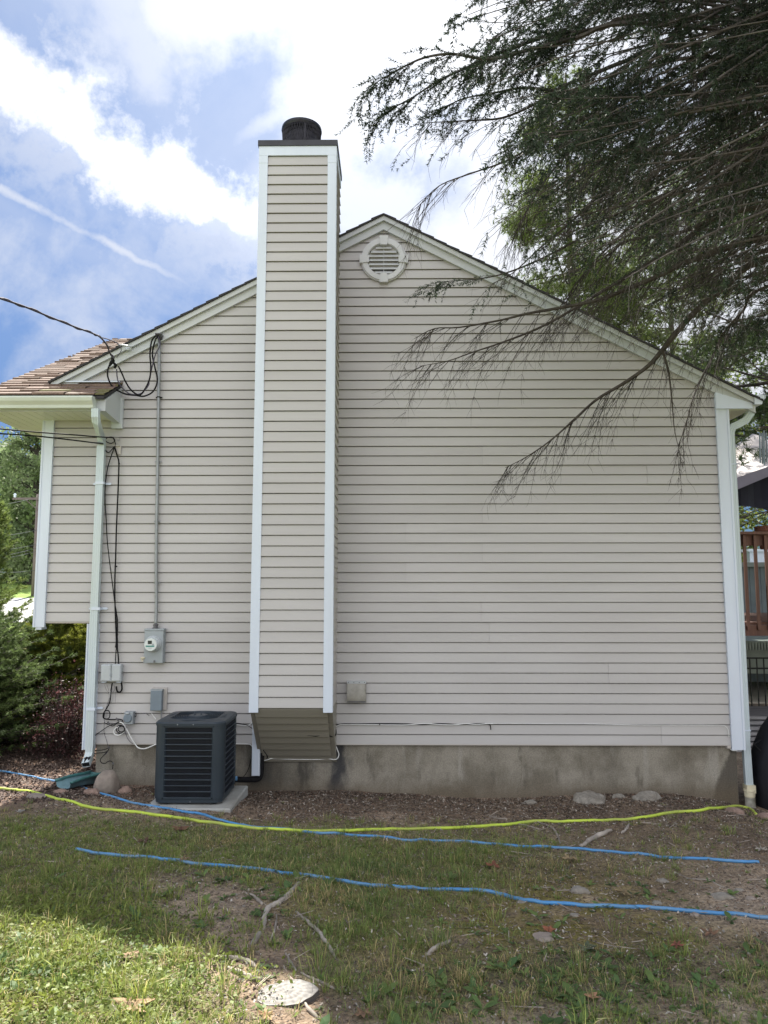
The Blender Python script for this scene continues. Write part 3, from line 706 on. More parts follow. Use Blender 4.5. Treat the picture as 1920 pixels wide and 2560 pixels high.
    fc=MB(); fc.lathe([(.207,.265),(.214,.285),(.210,.312),(.15,.352),(.02,.372),(.001,.373)],(cx,cy,zc),seg=40); fc.lathe([(.012,.36),(.012,.392)],(cx,cy,zc),seg=8); fc.build('flue_lid',M['black'],ch,smooth=False)
    ms=MB(); 
    N_=72; 
    for q in range(N_):
        a0=2*math.pi*q/N_
        for sg in (1,-1):
            pts=[]
            for h in range(5):
                an=a0+sg*h*.055; rr=lerp(.192,.207,h/4); pts.append((cx+math.cos(an)*rr,cy+math.sin(an)*rr,zc+.03+h*.064))
            ms.tube(pts,.0021,3,cap=False)
    ms.build('mesh_screen',M['black'],ch)
    for q in range(4):
        an=q*math.pi/2+.3; lg=MB(); lg.box((cx+math.cos(an)*.19-.012,cy+math.sin(an)*.19-.012,zc),(cx+math.cos(an)*.19+.012,cy+math.sin(an)*.19+.012,zc+.285)); lg.build('lid_leg',M['black'],ch)
    return ch
chimney()
def gable_vent():
    c=P(829,561,-.03); cx,cz=c.x,c.z; Ro,Ri=.245,.180
    def ring(mb,r0,r1,y0,y1,seg=56):
        V=[]
        for (r,y) in ((r0,y1),(r0,y0),(r1,y0),(r1,y1)):
            for k in range(seg):
                q=2*math.pi*k/seg; V.append((cx+r*math.cos(q),y,cz+r*math.sin(q)))
        F=[[a*seg+k,a*seg+(k+1)%seg,((a+1)%4)*seg+(k+1)%seg,((a+1)%4)*seg+k] for a in range(4) for k in range(seg)]
        mb.add(V,F)
    r=MB(); ring(r,Ri,Ro-.012,-.050,-.001); ring(r,Ro-.0119,Ro,-.034,-.001); ring(r,Ri-.006,Ri-.0001,-.036,-.001)
    v=r.build('gable_vent',M['ventm'],house)
    for k in range(4):
        a=math.pi/2*k; ca,sa=math.cos(a),math.sin(a)
        poly=[(Ri-.022,-.036),(Ri-.022,.036),(Ro+.014,.047),(Ro+.014,-.047)]
        pp=[(cx+x*ca-y*sa,cz+x*sa+y*ca) for x,y in poly][::-1]
        m=MB(); m.prism(pp,-.062,-.0505); m.prism([(cx+(x-cx)*.93+0,z) if False else (x,z) for x,z in pp],-.0504,-.002); m.build('keystone',M['ventm'],v)
    b=MB(); ring(b,.001,Ri,-.004,-.001,40); b.build('vent_back',M['cable'],v)
    n=7
    for k in range(n):
        z=cz+Ri-.012-(k+1)*(2*Ri-.02)/(n+.4); h=abs(z+.018-cz); w=math.sqrt(max(Ri**2-max(abs(z-cz),abs(z+.036-cz))**2,.0009))-.002
        s=MB(); s.add([(cx-w,-.040,z),(cx+w,-.040,z),(cx+w,-.008,z+.040),(cx-w,-.008,z+.040),(cx-w,-.037,z-.004),(cx+w,-.037,z-.004),(cx+w,-.004,z+.036),(cx-w,-.004,z+.036)],[[0,1,2,3],[4,7,6,5],[0,4,5,1],[1,5,6,2],[2,6,7,3],[3,7,4,0]])
        s.build('louver',M['ventm'],v)
    m=MB(); m.box((cx-.004,-.030,cz-Ri+.01),(cx+.004,-.026,cz+Ri-.01)); m.build('mullion',M['ventm'],v)
gable_vent()
# ---- wall fixtures
def flap_vent():
    a=PS(868,1703,-.04); b=PS(915,1754,-.04)
    t=thing('wall_vent',(a.x,-.02,b.z),'dull metal flap vent cover low on the siding right of the chimney','vent')
    m=MB(); m.box((a.x,-.055,a.z-.022),(b.x,-.014,a.z)); 
    m.build('top_flange',M['rake'],t)
    V=[];n=8;F=[]
    for k in range(n+1):
        q=k/n; z=lerp(a.z-.022,b.z+.012,q); y=-.058-.028*math.sin(q*1.7)
        V+=[(a.x+.004,y,z),(b.x-.004,y,z)]
    for k in range(n): F.append([2*k,2*k+1,2*k+3,2*k+2][::-1])
    m=MB(); m.add(V,F)
    for xs in (a.x+.002,b.x-.002): m.box((xs-.002,-.083,b.z+.004),(xs+.002,-.014,a.z-.022))
    m.build('flap',mat('dull_aluminium',(.30,.295,.27),.5,metal=.35,noise=(12,.25,8,(.2,.19,.16),.6)),t)
    m=MB(); m.box((a.x,-.08,b.z-.003),(b.x,-.014,b.z+.011)); m.build('bottom_lip',M['galvd'],t)
    for k in range(4):
        m=MB(); x=lerp(a.x+.015,b.x-.015,k/3); m.lathe([(.004,.055),(.004,.058)],(x,0,a.z-.011),axis='Y',seg=8); m.build('screw',M['cable'],t)
flap_vent()
def meter():
    Y=-.095
    p0=PS(361.5,1572,Y); p1=PS(406.5,1658,Y); x0,x1,z0,z1=p0.x,p1.x,p1.z,p0.z
    t=thing('electric_meter',((x0+x1)/2,-.05,z0),'grey electric meter box with round glass meter and teal band','electric meter')
    m=MB(); m.bbox((x0,Y,z0),(x1,-.014,z1-.0185),.004); m.build('box',M['grey'],t)
    m=MB(); m.bbox((x0-.003,Y-.004,z1-.018),(x1+.003,-.014,z1),.003); m.build('lid',M['grey'],t)
    c=PS(383,1610,Y); cx,cz=c.x,c.z
    m=MB(); m.lathe([(.082,-Y+.0),(.082,-Y+.010),(.076,-Y+.016),(.072,-Y+.03),(.070,-Y+.032)],(cx,0,cz),axis='Y',seg=40); m.build('collar_ring',M['greyl'],t,smooth=False)
    m=MB(); m.lathe([(.066,-Y+.0325),(.064,-Y+.08),(.062,-Y+.088)],(cx,0,cz),axis='Y',seg=40); g=m.build('meter_face',M['glass'],t)
    yf=Y-.088
    m=MB(); m.box((cx-.026,yf-.003,cz+.006),(cx+.014,yf-.0005,cz+.040)); m.build('display',M['lcd'],g)
    m=MB(); m.box((cx-.046,yf-.0025,cz-.022),(cx+.040,yf-.0005,cz-.009)); m.build('band',M['teal'],g)
    m=MB(); m.box((cx-.018,yf-.0025,cz-.036),(cx+.014,yf-.0005,cz-.032)); m.build('marking',M['grey'],g)
    m=MB(); m.lathe([(.010,-yf+.0005),(.010,-yf+.003)],(cx+.026,0,cz+.001),axis='Y',seg=14); m.build('sensor',M['grey'],g)
    a=PS(357,1645,Y); m=MB(); m.tube([(a.x-.012,Y-.02,a.z),(a.x+.016,Y+.002,a.z)],[.012,.011],12); m.tube([(a.x-.002,Y-.01,a.z-.006),(a.x-.002,Y-.008,a.z-.032)],.008,8); m.build('seal_lock',M['pvc'],t)
    a=PS(386,1653,Y); m=MB(); m.box((a.x-.008,Y-.008,a.z-.012),(a.x+.008,Y,a.z+.008)); m.build('hasp',M['galvd'],t)
    # hub and conduit
    h=PS(389,1566,-.055)
    m=MB(); m.lathe([(.036,0),(.036,.006),(.022,.010),(.022,.028),(.026,.030),(.026,.042),(.018,.044),(.018,.052)],(h.x,-.055,z1+.0),seg=16); m.build('hub',M['galvd'],t)
    pts=[(h.x,-.055,z1+.045),PS(390.5,1535,-.05),PS(391,1500,-.045),PS(390.6,1430,-.042),PS(391.2,1329,-.042),PS(393.5,1213,-.042),PS(395.8,1040,-.042),PS(397.5,940,-.042),PS(398.5,850,-.042)]
    m=MB(); m.tube(spline(pts,4),.0165,12); cdt=m.build('conduit',M['galv'],t,smooth=True)
    for (u,v,mm) in ((394.5,1154,'galv'),(392,1303,'galv'),(391.3,1458,'galv'),(396.8,993,'cable')):
        c=PS(u,v,-.042); m=MB(); m.tube([(c.x,-.042,c.z-.006),(c.x,-.042,c.z+.006)],.0195,12); m.box((c.x-.034,-.030,c.z-.006),(c.x+.034,-.024,c.z+.006)); m.build('strap',M[mm],cdt)
    c=PS(397,838,-.09); m=MB(); m.add([(c.x-.035,-.13,c.z+.012),(c.x+.035,-.13,c.z+.012),(c.x+.035,-.03,c.z+.012),(c.x-.035,-.03,c.z+.012),(c.x-.03,-.13,c.z+.004),(c.x+.03,-.13,c.z+.004),(c.x+.02,-.03,c.z-.04),(c.x-.02,-.03,c.z-.04)],[[3,2,1,0],[4,5,6,7],[0,1,5,4],[1,2,6,5],[2,3,7,6],[3,0,4,7]]); m.build('weatherhead',M['galvd'],t)
meter()
def phone_box():
    Y=-.085; a=PS(252,1661,Y); b=PS(301,1704,Y)
    t=thing('utility_box',((a.x+b.x)/2,-.05,b.z),'pale grey telephone interface box with two rounded doors','utility box')
    xm=lerp(a.x,b.x,.52)
    m=MB(); m.box((a.x+.006,Y+.03,b.z-.002),(b.x-.002,-.014,a.z-.004)); m.build('back_case',M['greyl'],t)
    for (xa,xb,zt) in ((a.x,xm-.0015,a.z-.002),(xm+.0015,b.x,a.z)):
        V=[];n=6
        m=MB(); m.bbox((xa,Y,b.z),(xb,Y+.0295,zt),.010); m.build('door',M['greyl'],t)
    m=MB(); m.box((xm-.004,Y-.004,b.z+.06),(xm+.008,Y,b.z+.085)); m.build('latch',M['grey'],t)
    m=MB(); m.box((xm-.005,Y-.003,a.z-.012),(xm+.006,Y,a.z+.008)); m.build('latch',M['grey'],t)
    for xx in (a.x+.005,b.x-.05):
        m=MB(); m.box((xx,Y+.02,b.z-.012),(xx+.045,-.03,b.z-.0021)); m.build('foot',M['trim'],t)
    m=MB(); m.box((b.x,Y+.02,lerp(a.z,b.z,.5)-.01),(b.x+.008,Y+.04,lerp(a.z,b.z,.5)+.01)); m.build('screw_tab',M['galv'],t)
phone_box()
def disconnect():
    Y=-.095; a=PS(376.5,1724,Y); b=PS(403,1777,Y)
    t=thing('disconnect_box',((a.x+b.x)/2,-.05,b.z),'blue-grey disconnect box on the siding just above the air conditioner','electrical box')
    m=MB(); m.box((a.x,-.032,b.z),(b.x+.034,-.014,a.z+.012)); m.build('mounting_plate',M['siding'],t)
    m=MB(); m.bbox((a.x+.006,Y+.012,b.z+.004),(b.x-.002,-.0325,a.z-.006),.004); m.build('case',M['bluegrey'],t)
    m=MB(); m.bbox((a.x,Y,b.z),(b.x,Y+.0115,a.z-.012),.004); m.build('flap',M['bluegrey'],t)
    m=MB(); m.box((a.x-.002,Y+.002,a.z-.0115),(b.x+.003,-.035,a.z+.001)); m.build('hood',M['grey'],t)
    m=MB(); m.tube([(b.x-.02,-.04,b.z+.01),(b.x-.014,-.04,b.z-.08),(b.x-.01,-.045,b.z-.16)],.009,8); m.build('conduit',M['galv'],t)
disconnect()
def outlet():
    Y=-.085; a=PS(311,1780,Y); b=PS(331.5,1811,Y)
    t=thing('outlet_box',((a.x+b.x)/2,-.05,b.z),'small grey socket box with round flip cover beside coiled wires','electrical box')
    m=MB(); m.bbox((a.x,Y,b.z),(b.x,-.014,a.z),.003); m.build('case',M['grey'],t)
    c=PS(318.5,1796,Y-.01); m=MB(); m.lathe([(.042,-Y-.004),(.042,-Y+.010),(.036,-Y+.014)],(c.x,0,c.z),axis='Y',seg=28); m.build('round_cover',M['bluegrey'],t)
    m=MB(); m.bbox((c.x-.018,Y-.022,a.z-.018),(c.x+.014,Y-.001,a.z-.003),.003); m.build('hinge',M['greyl'],t)
outlet()
def lineset():
    t=thing('line_set',(-1.33,-.06,.4),'black insulated refrigerant pipe in a white cover between condenser and chimney','pipe')
    p0=PS(631.5,1785,-.12); p1=PS(648.5,1940,-.12)
    m=MB(); m.bbox((p0.x,-.125,p1.z),(p1.x,-.02,p0.z+.10),.005); 
    for k in range(1,5):
        xx=lerp(p0.x,p1.x,k/5); m.box((xx-.001,-.1275,p1.z+.005),(xx+.001,-.1252,p0.z+.09))
    m.build('cover',M['trim'],t)
    pts=[PS(583,1948,-.35),PS(600,1949,-.22),PS(625,1949,-.10),PS(645,1947,-.07),PS(652,1935,-.06),PS(653.5,1900,-.06),PS(653,1860,-.05)]
    m=MB(); m.tube(spline(pts,5),.027,10); m.build('insulated_pipe',M['cable'],t,smooth=True)
    c=PS(585,1946,-.34); m=MB(); m.tube([c+Vector((-.01,0,.0)),c+Vector((.03,.0,0))],.022,10); m.build('blue_cap',M['bluehose'],t)
lineset()
# ---- cables
def cable(name,pts,r,mt,label,cat='cable',group=None,seg=6,n=6,parent=None):
    m=MB(); m.tube(spline(pts,n),r,seg)
    o=m.build(name,M[mt],parent,smooth=True,loc=None if parent else Vector(pts[-1]))
    if not parent: setp(o,label,cat,group)
    return o
def c1(x,y): return (x/2.44,640+y/2.44)
def c2(x,y): return (x/3.456,1040+y/3.456)
def c6(x,y): return (180+x/3.687,1500+y/3.687)
def c9(x,y): return (560+x/5.184,1740+y/5.184)
def pp(L,f,Y): 
    out=[]
    for i,q in enumerate(L):
        yy=Y if not isinstance(Y,tuple) else lerp(Y[0],Y[1],i/(len(L)-1))
        if len(q)==3: yy=q[2]
        out.append(PS(*f(q[0],q[1]),yy))
    return out
def service_drop():
    a=pp([(-260,170),(-120,215),(0,258),(140,305),(300,370),(450,430),(560,470),(610,495),(650,540),(670,590),(690,625)],c1,(-3.2,-.22))
    t=thing('service_drop',a[-1],'thick twisted power line running down from the sky to the rake board','power line')
    m=MB(); m.tube(spline(a,6),.008,6); m.build('twisted_conductor',M['wire'],t,smooth=True)
    m=MB(); b=spline(a,6); m.tube([p+Vector((0,math.sin(i*.9)*.010,math.cos(i*.9)*.010)) for i,p in enumerate(b)],.006,5); m.build('messenger_wire',M['wire'],t)
    m=MB(); m.tube(spline(pp([(610,495),(660,508),(705,525),(730,548)],c1,-.2),5),.006,5); m.tube(spline(pp([(730,548),(740,575),(712,620)],c1,-.2),5),.004,5); m.build('support_wire',M['wire'],t)
    m=MB(); q=pp([(722,543),(742,543)],c1,-.17); m.tube(q,.012,8); m.tube(pp([(742,543),(775,548),(800,552),(800,568),(775,572),(768,560)],c1,(-.17,-.07)),.010,7); m.build('house_hook',M['rake'],t)
    r=random.Random(3)
    for (x,y) in ((690,622),(678,655),(705,668),(688,640)):
        c=pp([(x,y)],c1,-.2)[0]; m=MB(); m.tube([c+Vector((r.uniform(-.02,.02),0,.028)),c+Vector((r.uniform(-.01,.01),-.01,0)),c+Vector((r.uniform(-.02,.02),0,-.03))],[.012,.018,.010],8); m.build('splice',M['cable'],t)
    L1=[(668,665),(657,700),(660,745),(690,800),(760,840),(830,850),(880,855),(935,825),(960,760),(945,680),(930,600),(945,520),(965,485)]
    L2=[(722,672),(745,720),(765,765),(800,818),(850,848),(885,810),(912,750),(920,680),(915,600),(925,520),(955,480)]
    L3=[(712,690),(716,745),(735,790),(790,840),(860,838),(905,790),(912,750),(945,610),(975,545),(965,490)]
    for L,mm,rr in ((L1,'cable',.0085),(L2,'cable',.0085),(L3,'wire',.006)):
        m=MB(); m.tube(spline(pp(L,c1,(-.19,-.10)),6),rr,7); m.build('drip_loop',M[mm],t,smooth=True)
service_drop()
def comm_lines():
    A=pp([(-200,90),(0,110),(300,138),(600,160),(850,180),(980,187)],c2,(-2.2,-.09)); B=pp([(-200,132),(0,152),(300,172),(600,205),(820,232),(890,240)],c2,(-2.2,-.12))
    cable('overhead_wire',A,.0062,'cable','upper of two black wires crossing left corner to the wall','wire','thin black wires from the street')
    o=cable('overhead_wire',B,.0062,'cable','lower of two black wires crossing left corner, with a clamp','wire','thin black wires from the street')
    m=MB(); m.tube(pp([(815,228),(855,234),(893,240)],c2,-.12),[.004,.012,.008],8); m.build('clamp',M['galv'],o)
    t=thing('cable_drop',pp([(1000,265)],c2,-.05)[0],'black communication cables hanging beside the downspout to the utility box','cable')
    def tb(L,f,r,mt,name='wire',Y=-.045,n=6): m=MB(); m.tube(spline(pp(L,f,Y),n),r,6); return m.build(name,M[mt],t,smooth=True)
    tb([(930,185),(975,190),(992,215),(960,236),(925,225),(912,205),(935,185),(975,187),(1000,245)],c2,.005,'cable','loop')
    tb([(893,240),(905,262),(915,300),(940,315),(970,285),(998,250)],c2,.0055,'cable','loop')
    tb([(990,265),(960,350),(930,450),(910,600),(908,750),(918,900),(925,1050),(940,1200),(965,1400),(990,1600),(1008,1720),(1015,1936),(1016,2040)],c2,.0052,'cable')
    tb([(990,270),(1015,350),(1027,410),(1022,600),(1013,800),(1005,1000),(1000,1200),(993,1400),(992,1550),(998,1750),(1005,1936),(1000,2000)],c2,.0075,'cable')
    tb([(395,60),(412,130),(420,200),(418,350),(405,480),(400,590)],c6,.005,'cable'); tb([(410,400),(425,500),(430,588)],c6,.007,'cable')
    m=MB(); a=pp([(1002,258),(1042,332)],c2,-.03); m.box((a[0].x,-.03,a[1].z),(a[1].x,-.014,a[0].z)); m.box((a[0].x-.01,-.05,a[0].z-.006),(a[1].x-.01,-.012,a[0].z)); m.build('wall_bracket',M['siding'],t)
    m=MB(); m.tube(spline(pp([(985,187),(1030,190),(1028,215),(1015,205)],c2,-.04),4),.003,5); m.build('hook',M['galv'],t)
    for x,y in ((1027,410),(1003,1300)):
        m=MB(); c=pp([(x,y)],c2,-.03)[0]; m.tube([c+Vector((-.006,0,0)),c+Vector((.010,0,0))],.007,6); m.build('clip',M['cable'],t)
comm_lines()
def low_wires():
    t=thing('loose_wiring',pp([(430,1130)],c6,-.05)[0],'tangle of black and white wires looping below the utility box','wiring')
    def tb(L,r,mt,Y=-.04,n=6,name='wire',f=c6): m=MB(); m.tube(spline(pp(L,f,Y),n),r,6); return m.build(name,M[mt],t,smooth=True)
    tb([(372,765),(360,830),(350,930),(325,990),(292,1045),(290,1085),(330,1100),(400,1103)],.0065,'cable')
    tb([(352,840),(350,900),(352,935)],.004,'wcable')
    tb([(292,1060),(300,1030),(330,1018),(348,1040),(345,1080),(318,1098),(295,1085),(300,1045)],.0048,'cable',name='loop')
    tb([(445,700),(452,745),(460,800),(455,835),(435,850),(415,838),(408,795)],.0085,'cable')
    for dx in (0,22,60,84): tb([(300+dx,780),(312+dx,820),(330+dx*.6,845),(345+dx*.4,850)],.0012,'wire')
    tb([(335,850),(345,900),(300,1040),(298,1120),(296,1220),(318,1290),(333,1355)],.0022,'wire')
    tb([(402,850),(402,900),(398,945)],.001,'wire')
    tb([(395,1103),(430,1098),(470,1110)],.0055,'cable'); tb([(300,1125),(335,1150),(380,1160),(420,1130),(470,1120)],.0048,'cable'); tb([(305,1125),(340,1158),(370,1160)],.0035,'wcable')
    tb([(420,1135),(345,1158),(270,1208),(205,1255),(172,1300),(176,1345),(200,1378),(260,1385),(312,1374),(342,1360)],.0036,'cable')
    tb([(205,1412),(250,1410),(300,1405),(330,1388),(343,1360)],.0036,'cable')
    tb([(335,1385),(300,1425),(264,1465),(266,1495),(300,1508),(330,1490),(358,1485),(378,1510),(372,1560)],.004,'cable')
    tb([(345,1360),(320,1410),(285,1440)],.003,'wire')
    for a in ((405,1088,430,1118),(332,1120,338,1148),(372,1500,384,1512),(338,1352,346,1366)):
        q=pp([(a[0],a[1]),(a[2],a[3])],c6,-.05); m=MB(); m.tube(q,.009,6); m.build('connector',M['galvd'],t)
    def circ(cx,cy,rx,ry,n=14,tw=1.1): return [(cx+rx*math.cos(-.6+i*2*math.pi*tw/n),cy+ry*math.sin(-.6+i*2*math.pi*tw/n)) for i in range(n+1)]
    tb(circ(448,1192,40,36),.0055,'cable',-.06,3,'coil'); tb(circ(455,1190,30,26),.0050,'cable',-.075,3,'coil')
    tb([(440,1125),(470,1140),(492,1180),(470,1225),(430,1246),(395,1238),(386,1210),(405,1180),(440,1168),(480,1172),(508,1200),(540,1262),(575,1318),(605,1358),(645,1371),(690,1366),(740,1345),(800,1320)],.0062,'wcable',-.06)
    tb([(490,1160),(494,1225),(515,1280),(545,1315),(560,1325)],.0022,'wire',-.03)
    tb([(575,1040),(590,1050),(588,1075),(575,1068)],.003,'cable'); tb([(660,1042),(690,1050),(712,1068)],.003,'wire')
    tb([(733,1045),(752,1070),(775,1100)],.005,'wcable')
low_wires()
def right_wires():
    t=thing('siding_cable',PS(960,1812,-.03),'black and white cable pair tacked along the low siding course','cable')
    def tb(L,r,mt,Y=-.026,n=5,name='wire',f=c9): m=MB(); m.tube(spline(pp(L,f,Y),n),r,6); return m.build(name,M[mt],t,smooth=True)
    tb([(-60,368),(60,368),(130,370),(220,380),(300,386),(340,365),(375,335)],.0036,'wcable'); tb([(-60,350),(60,352),(150,352),(260,368),(320,390),(375,428)],.0036,'cable')
    tb([(-20,615),(300,622),(340,632),(368,655)],.0036,'wcable'); tb([(368,660),(366,750),(330,900),(300,980),(250,1050)],.0036,'cable')
    # along the foot of the slanted chase bottom
    tb([(488,828,-.03),(540,832,-.03),(600,814,-.03),(660,812,-.02),(900,820,-.02),(1200,822,-.02),(1350,812,-.02),(1420,824,-.03),(1468,812,-.03),(1488,760,-.03),(1470,700,-.03),(1452,655,-.02)],.005,'wcable')
    tb([(510,705,-.18),(540,745,-.15),(562,785,-.10),(555,815,-.06)],.005,'cable'); 
    tb([(470,512,-.30),(520,506,-.30),(1000,508,-.30),(1120,512,-.30),(1190,520,-.30),(1250,508,-.30),(1330,506,-.30),(1400,528,-.27),(1440,515,-.20),(1455,470,-.12),(1445,420,-.06),(1440,400,-.03)],.005,'cable')
    f=lambda x,y:(600+x/2.37,1640+y/2.37)
    tb([(568,415),(580,407),(620,401),(700,401),(830,400),(900,400),(1000,402),(1080,406),(1160,400),(1230,402),(1300,406),(1380,401),(1440,400),(1475,404),(1484,418),(1486,437)],.0045,'cable',f=f)
    tb([(566,420),(590,408),(640,405),(800,407),(950,409),(1010,406),(1100,400),(1180,406),(1260,408),(1340,401),(1400,405),(1460,401),(1500,401)],.0042,'wcable',-.030,f=f)
    g=lambda x,y:(1200+x/2.304,1640+y/2.304)
    tb([(30,388),(200,389),(400,391),(650,392),(900,397),(1150,398),(1380,400),(1415,406),(1430,428),(1434,470)],.0032,'wcable',f=g)
    q=pp([(828,398),(828,410)],f,-.03); m=MB(); m.tube(q,.006,6); m.build('clip',M['cable'],t)
    q=pp([(1425,518),(1440,533)],g,-.03); m=MB(); m.box((q[0].x,-.03,q[1].z),(q[1].x+.01,0.02,q[0].z)); m.build('end_box',M['siding'],t)
    tb([(1440,535),(1455,545),(1482,545)],.0042,'wcable',-.02,f=g)
right_wires()
# ================================================================ AIR CONDITIONER
def rrect(cx,cy,w,d,r,n=5):
    out=[]
    for (sx,sy,a0) in ((1,-1,-90),(1,1,0),(-1,1,90),(-1,-1,180)):
        for k in range(n+1):
            a=R_(a0+90*k/n); out.append((cx+sx*(w/2-r)+math.cos(a)*r,cy+sy*(d/2-r)+math.sin(a)*r))
    return out
def ring_extr(mb,poly,z0,z1,cap0=False,cap1=True,inset1=None):
    n=len(poly); q=inset1 or poly
    V=[(x,y,z0) for x,y in poly]+[(x,y,z1) for x,y in q]
    F=[[i,(i+1)%n,n+(i+1)%n,n+i] for i in range(n)]
    if cap0: F.append(list(range(n))[::-1])
    if cap1: F.append(list(range(n,2*n)))
    mb.add(V,F)
def aircon():
    xa,xb,ya,yb=-2.115,-1.495,-.945,-.325; cx,cy=(xa+xb)/2,(ya+yb)/2; w=xb-xa; d=yb-ya
    zs=.262; z0=zs+.02; z1=.968; r=.085
    t=thing('air_conditioner',(cx,cy,zs),'dark blue-grey square condenser unit with slatted sides and top fan','air conditioner')
    b=MB(); ring_extr(b,rrect(cx,cy,w-.02,d-.02,r-.01),z0,z0+.035,True,True); b.build('base_pan',M['ac'],t)
    # corner posts
    P4=rrect(cx,cy,w,d,r,8)
    for c in range(4):
        seg=P4[c*9:(c+1)*9]
        # extend flat flanges to both sides of the rounded corner
        a=Vector((*seg[0],0)); z=Vector((*seg[-1],0)); ta=(a-Vector((*seg[1],0))).normalized(); tz=(z-Vector((*seg[-2],0))).normalized()
        fl=(.045,.045)
        pts=[a+ta*.012 if False else a]+[Vector((*s,0)) for s in seg[1:-1]]+[z]
        ctr=Vector((cx,cy,0)); V=[];F=[]
        q0=pts[0]+Vector((round(ta.x),round(ta.y),0))*.012; q1=pts[-1]+Vector((round(tz.x),round(tz.y),0))*.012
        pts=[q0]+pts+[q1]
        for p in pts:
            V+=[(p.x,p.y,z0+.0352),(p.x,p.y,z1-.022)]
        inn=[p+(ctr-p).normalized()*.03 for p in pts]
        k=len(V)
        for p in inn: V+=[(p.x,p.y,z0+.0352),(p.x,p.y,z1-.022)]
        n=len(pts)
        for i in range(n-1): F+=[[2*i,2*i+2,2*i+3,2*i+1],[k+2*i,k+2*i+1,k+2*i+3,k+2*i+2]]
        F+=[[0,1,k+1,k],[2*n-2,k+2*n-2,k+2*n-1,2*n-1]]
        m=MB(); m.add(V,F); m.build('corner_post',M['ac'],t)
    # bars and fin mesh on the four sides
    hi=z1-.035; lo=z0+.045; nb=12
    for side in range(4):
        ang=side*math.pi/2; ca,sa=math.cos(ang),math.sin(ang)
        def tr(lx,ly,z): # local: lx along side, ly outward offset
            x,y=lx,-(d/2)-ly
            return (cx+x*ca-y*sa,cy+x*sa+y*ca,z)
        hw=w/2-r-.010
        m=MB()
        m.add([tr(-hw-.012,-.030,lo-.01),tr(hw+.012,-.030,lo-.01),tr(hw+.012,-.030,hi+.01),tr(-hw-.012,-.030,hi+.01)],[[0,1,2,3]])
        nv=46
        for k in range(nv):
            x=lerp(-hw,hw,(k+.5)/nv); V=[tr(x-.0014,-.012,lo),tr(x+.0014,-.012,lo),tr(x+.0014,-.012,hi),tr(x-.0014,-.012,hi),tr(x,-.026,lo),tr(x,-.026,hi)]
            m.add(V,[[0,1,2,3],[0,3,5,4],[1,4,5,2]])
        m.build('guard_mesh',M['acg'],t)
        m=MB()
        for k in range(nb+1):
            z=lerp(lo,hi,k/nb); hgt=.0055 if k%2 else .0040
            V=[tr(-hw-.01,-.010,z-hgt),tr(hw+.01,-.010,z-hgt),tr(hw+.01,-.010,z+hgt),tr(-hw-.01,-.010,z+hgt),tr(-hw-.01,-.001,z-hgt*.6),tr(hw+.01,-.001,z-hgt*.6),tr(hw+.01,-.001,z+hgt*.6),tr(-hw-.01,-.001,z+hgt*.6)]
            m.add(V,[[4,5,6,7],[0,1,5,4],[3,7,6,2],[0,4,7,3],[1,2,6,5]])
        for sx in (-1,1):
            m.add([tr(sx*hw,-.0095,lo-.008),tr(sx*(hw+.014),-.0095,lo-.008),tr(sx*(hw+.014),-.0095,hi+.008),tr(sx*hw,-.0095,hi+.008)],[[0,1,2,3] if sx>0 else [3,2,1,0]])
        m.build('side_bars',M['acb'],t)
        m=MB(); m.add([tr(-hw-.01,0,z0+.0352),tr(hw+.01,0,z0+.0352),tr(hw+.01,0,lo),tr(-hw-.01,0,lo)],[[0,1,2,3]])
        m.build('edge_rail',M['ac'],t); m=MB()
        m.add([tr(-hw-.01,0,hi+.002),tr(hw+.01,0,hi+.002),tr(hw+.01,0,z1-.022),tr(-hw-.01,0,z1-.022)],[[0,1,2,3]]); m.build('edge_rail',M['ac'],t)
    # top shroud with round opening
    m=MB(); T=rrect(cx,cy,w+.012,d+.012,r+.006,8); n=len(T)
    ring_extr(m,T,z1-.026,z1-.004,True,False)
    Ti=[(cx+(x-cx)*.965,cy+(y-cy)*.965) for x,y in T]; ring_extr(m,T,z1-.004,z1+.008,False,False,Ti)
    ro=.262; C=[]
    for (x,y) in T:
        a=math.atan2(y-cy,x-cx); C.append((cx+ro*math.cos(a),cy+ro*math.sin(a)))
    ring_extr(m,Ti,z1+.008,z1+.020,False,False,C); 
    Ci=[(cx+(x-cx)*.985,cy+(y-cy)*.985) for x,y in C]; ring_extr(m,C,z1+.020,z1+.012,False,False,Ci); ring_extr(m,Ci,z1+.012,z1-.06,False,False)
    m.build('top_shroud',M['ac'],t)
    m=MB(); m.lathe([(.26,-.07),(.26,-.069)],(cx,cy,z1),seg=32); m.build('fan_well',M['acg'],t)
    m=MB()
    for k in range(9):
        rr=.09+k*.021; pts=[(cx+rr*math.cos(a),cy+rr*math.sin(a),z1+.017) for a in np.linspace(0,2*math.pi,37)]; m.tube(pts,.0022,4,cap=False)
    for k in range(16):
        a=k*math.pi/8; m.tube([(cx+.075*math.cos(a),cy+.075*math.sin(a),z1+.014),(cx+.26*math.cos(a),cy+.26*math.sin(a),z1+.014)],.0026,4)
    m.build('fan_grille',M['ac'],t)
    m=MB(); m.lathe([(.085,.010),(.085,.020),(.07,.024)],(cx,cy,z1),seg=28); m.lathe([(.008,.024),(.008,.036)],(cx-.03,cy,z1),seg=8); m.lathe([(.008,.024),(.008,.036)],(cx+.03,cy,z1),seg=8); m.build('motor_cover',M['acb'],t)
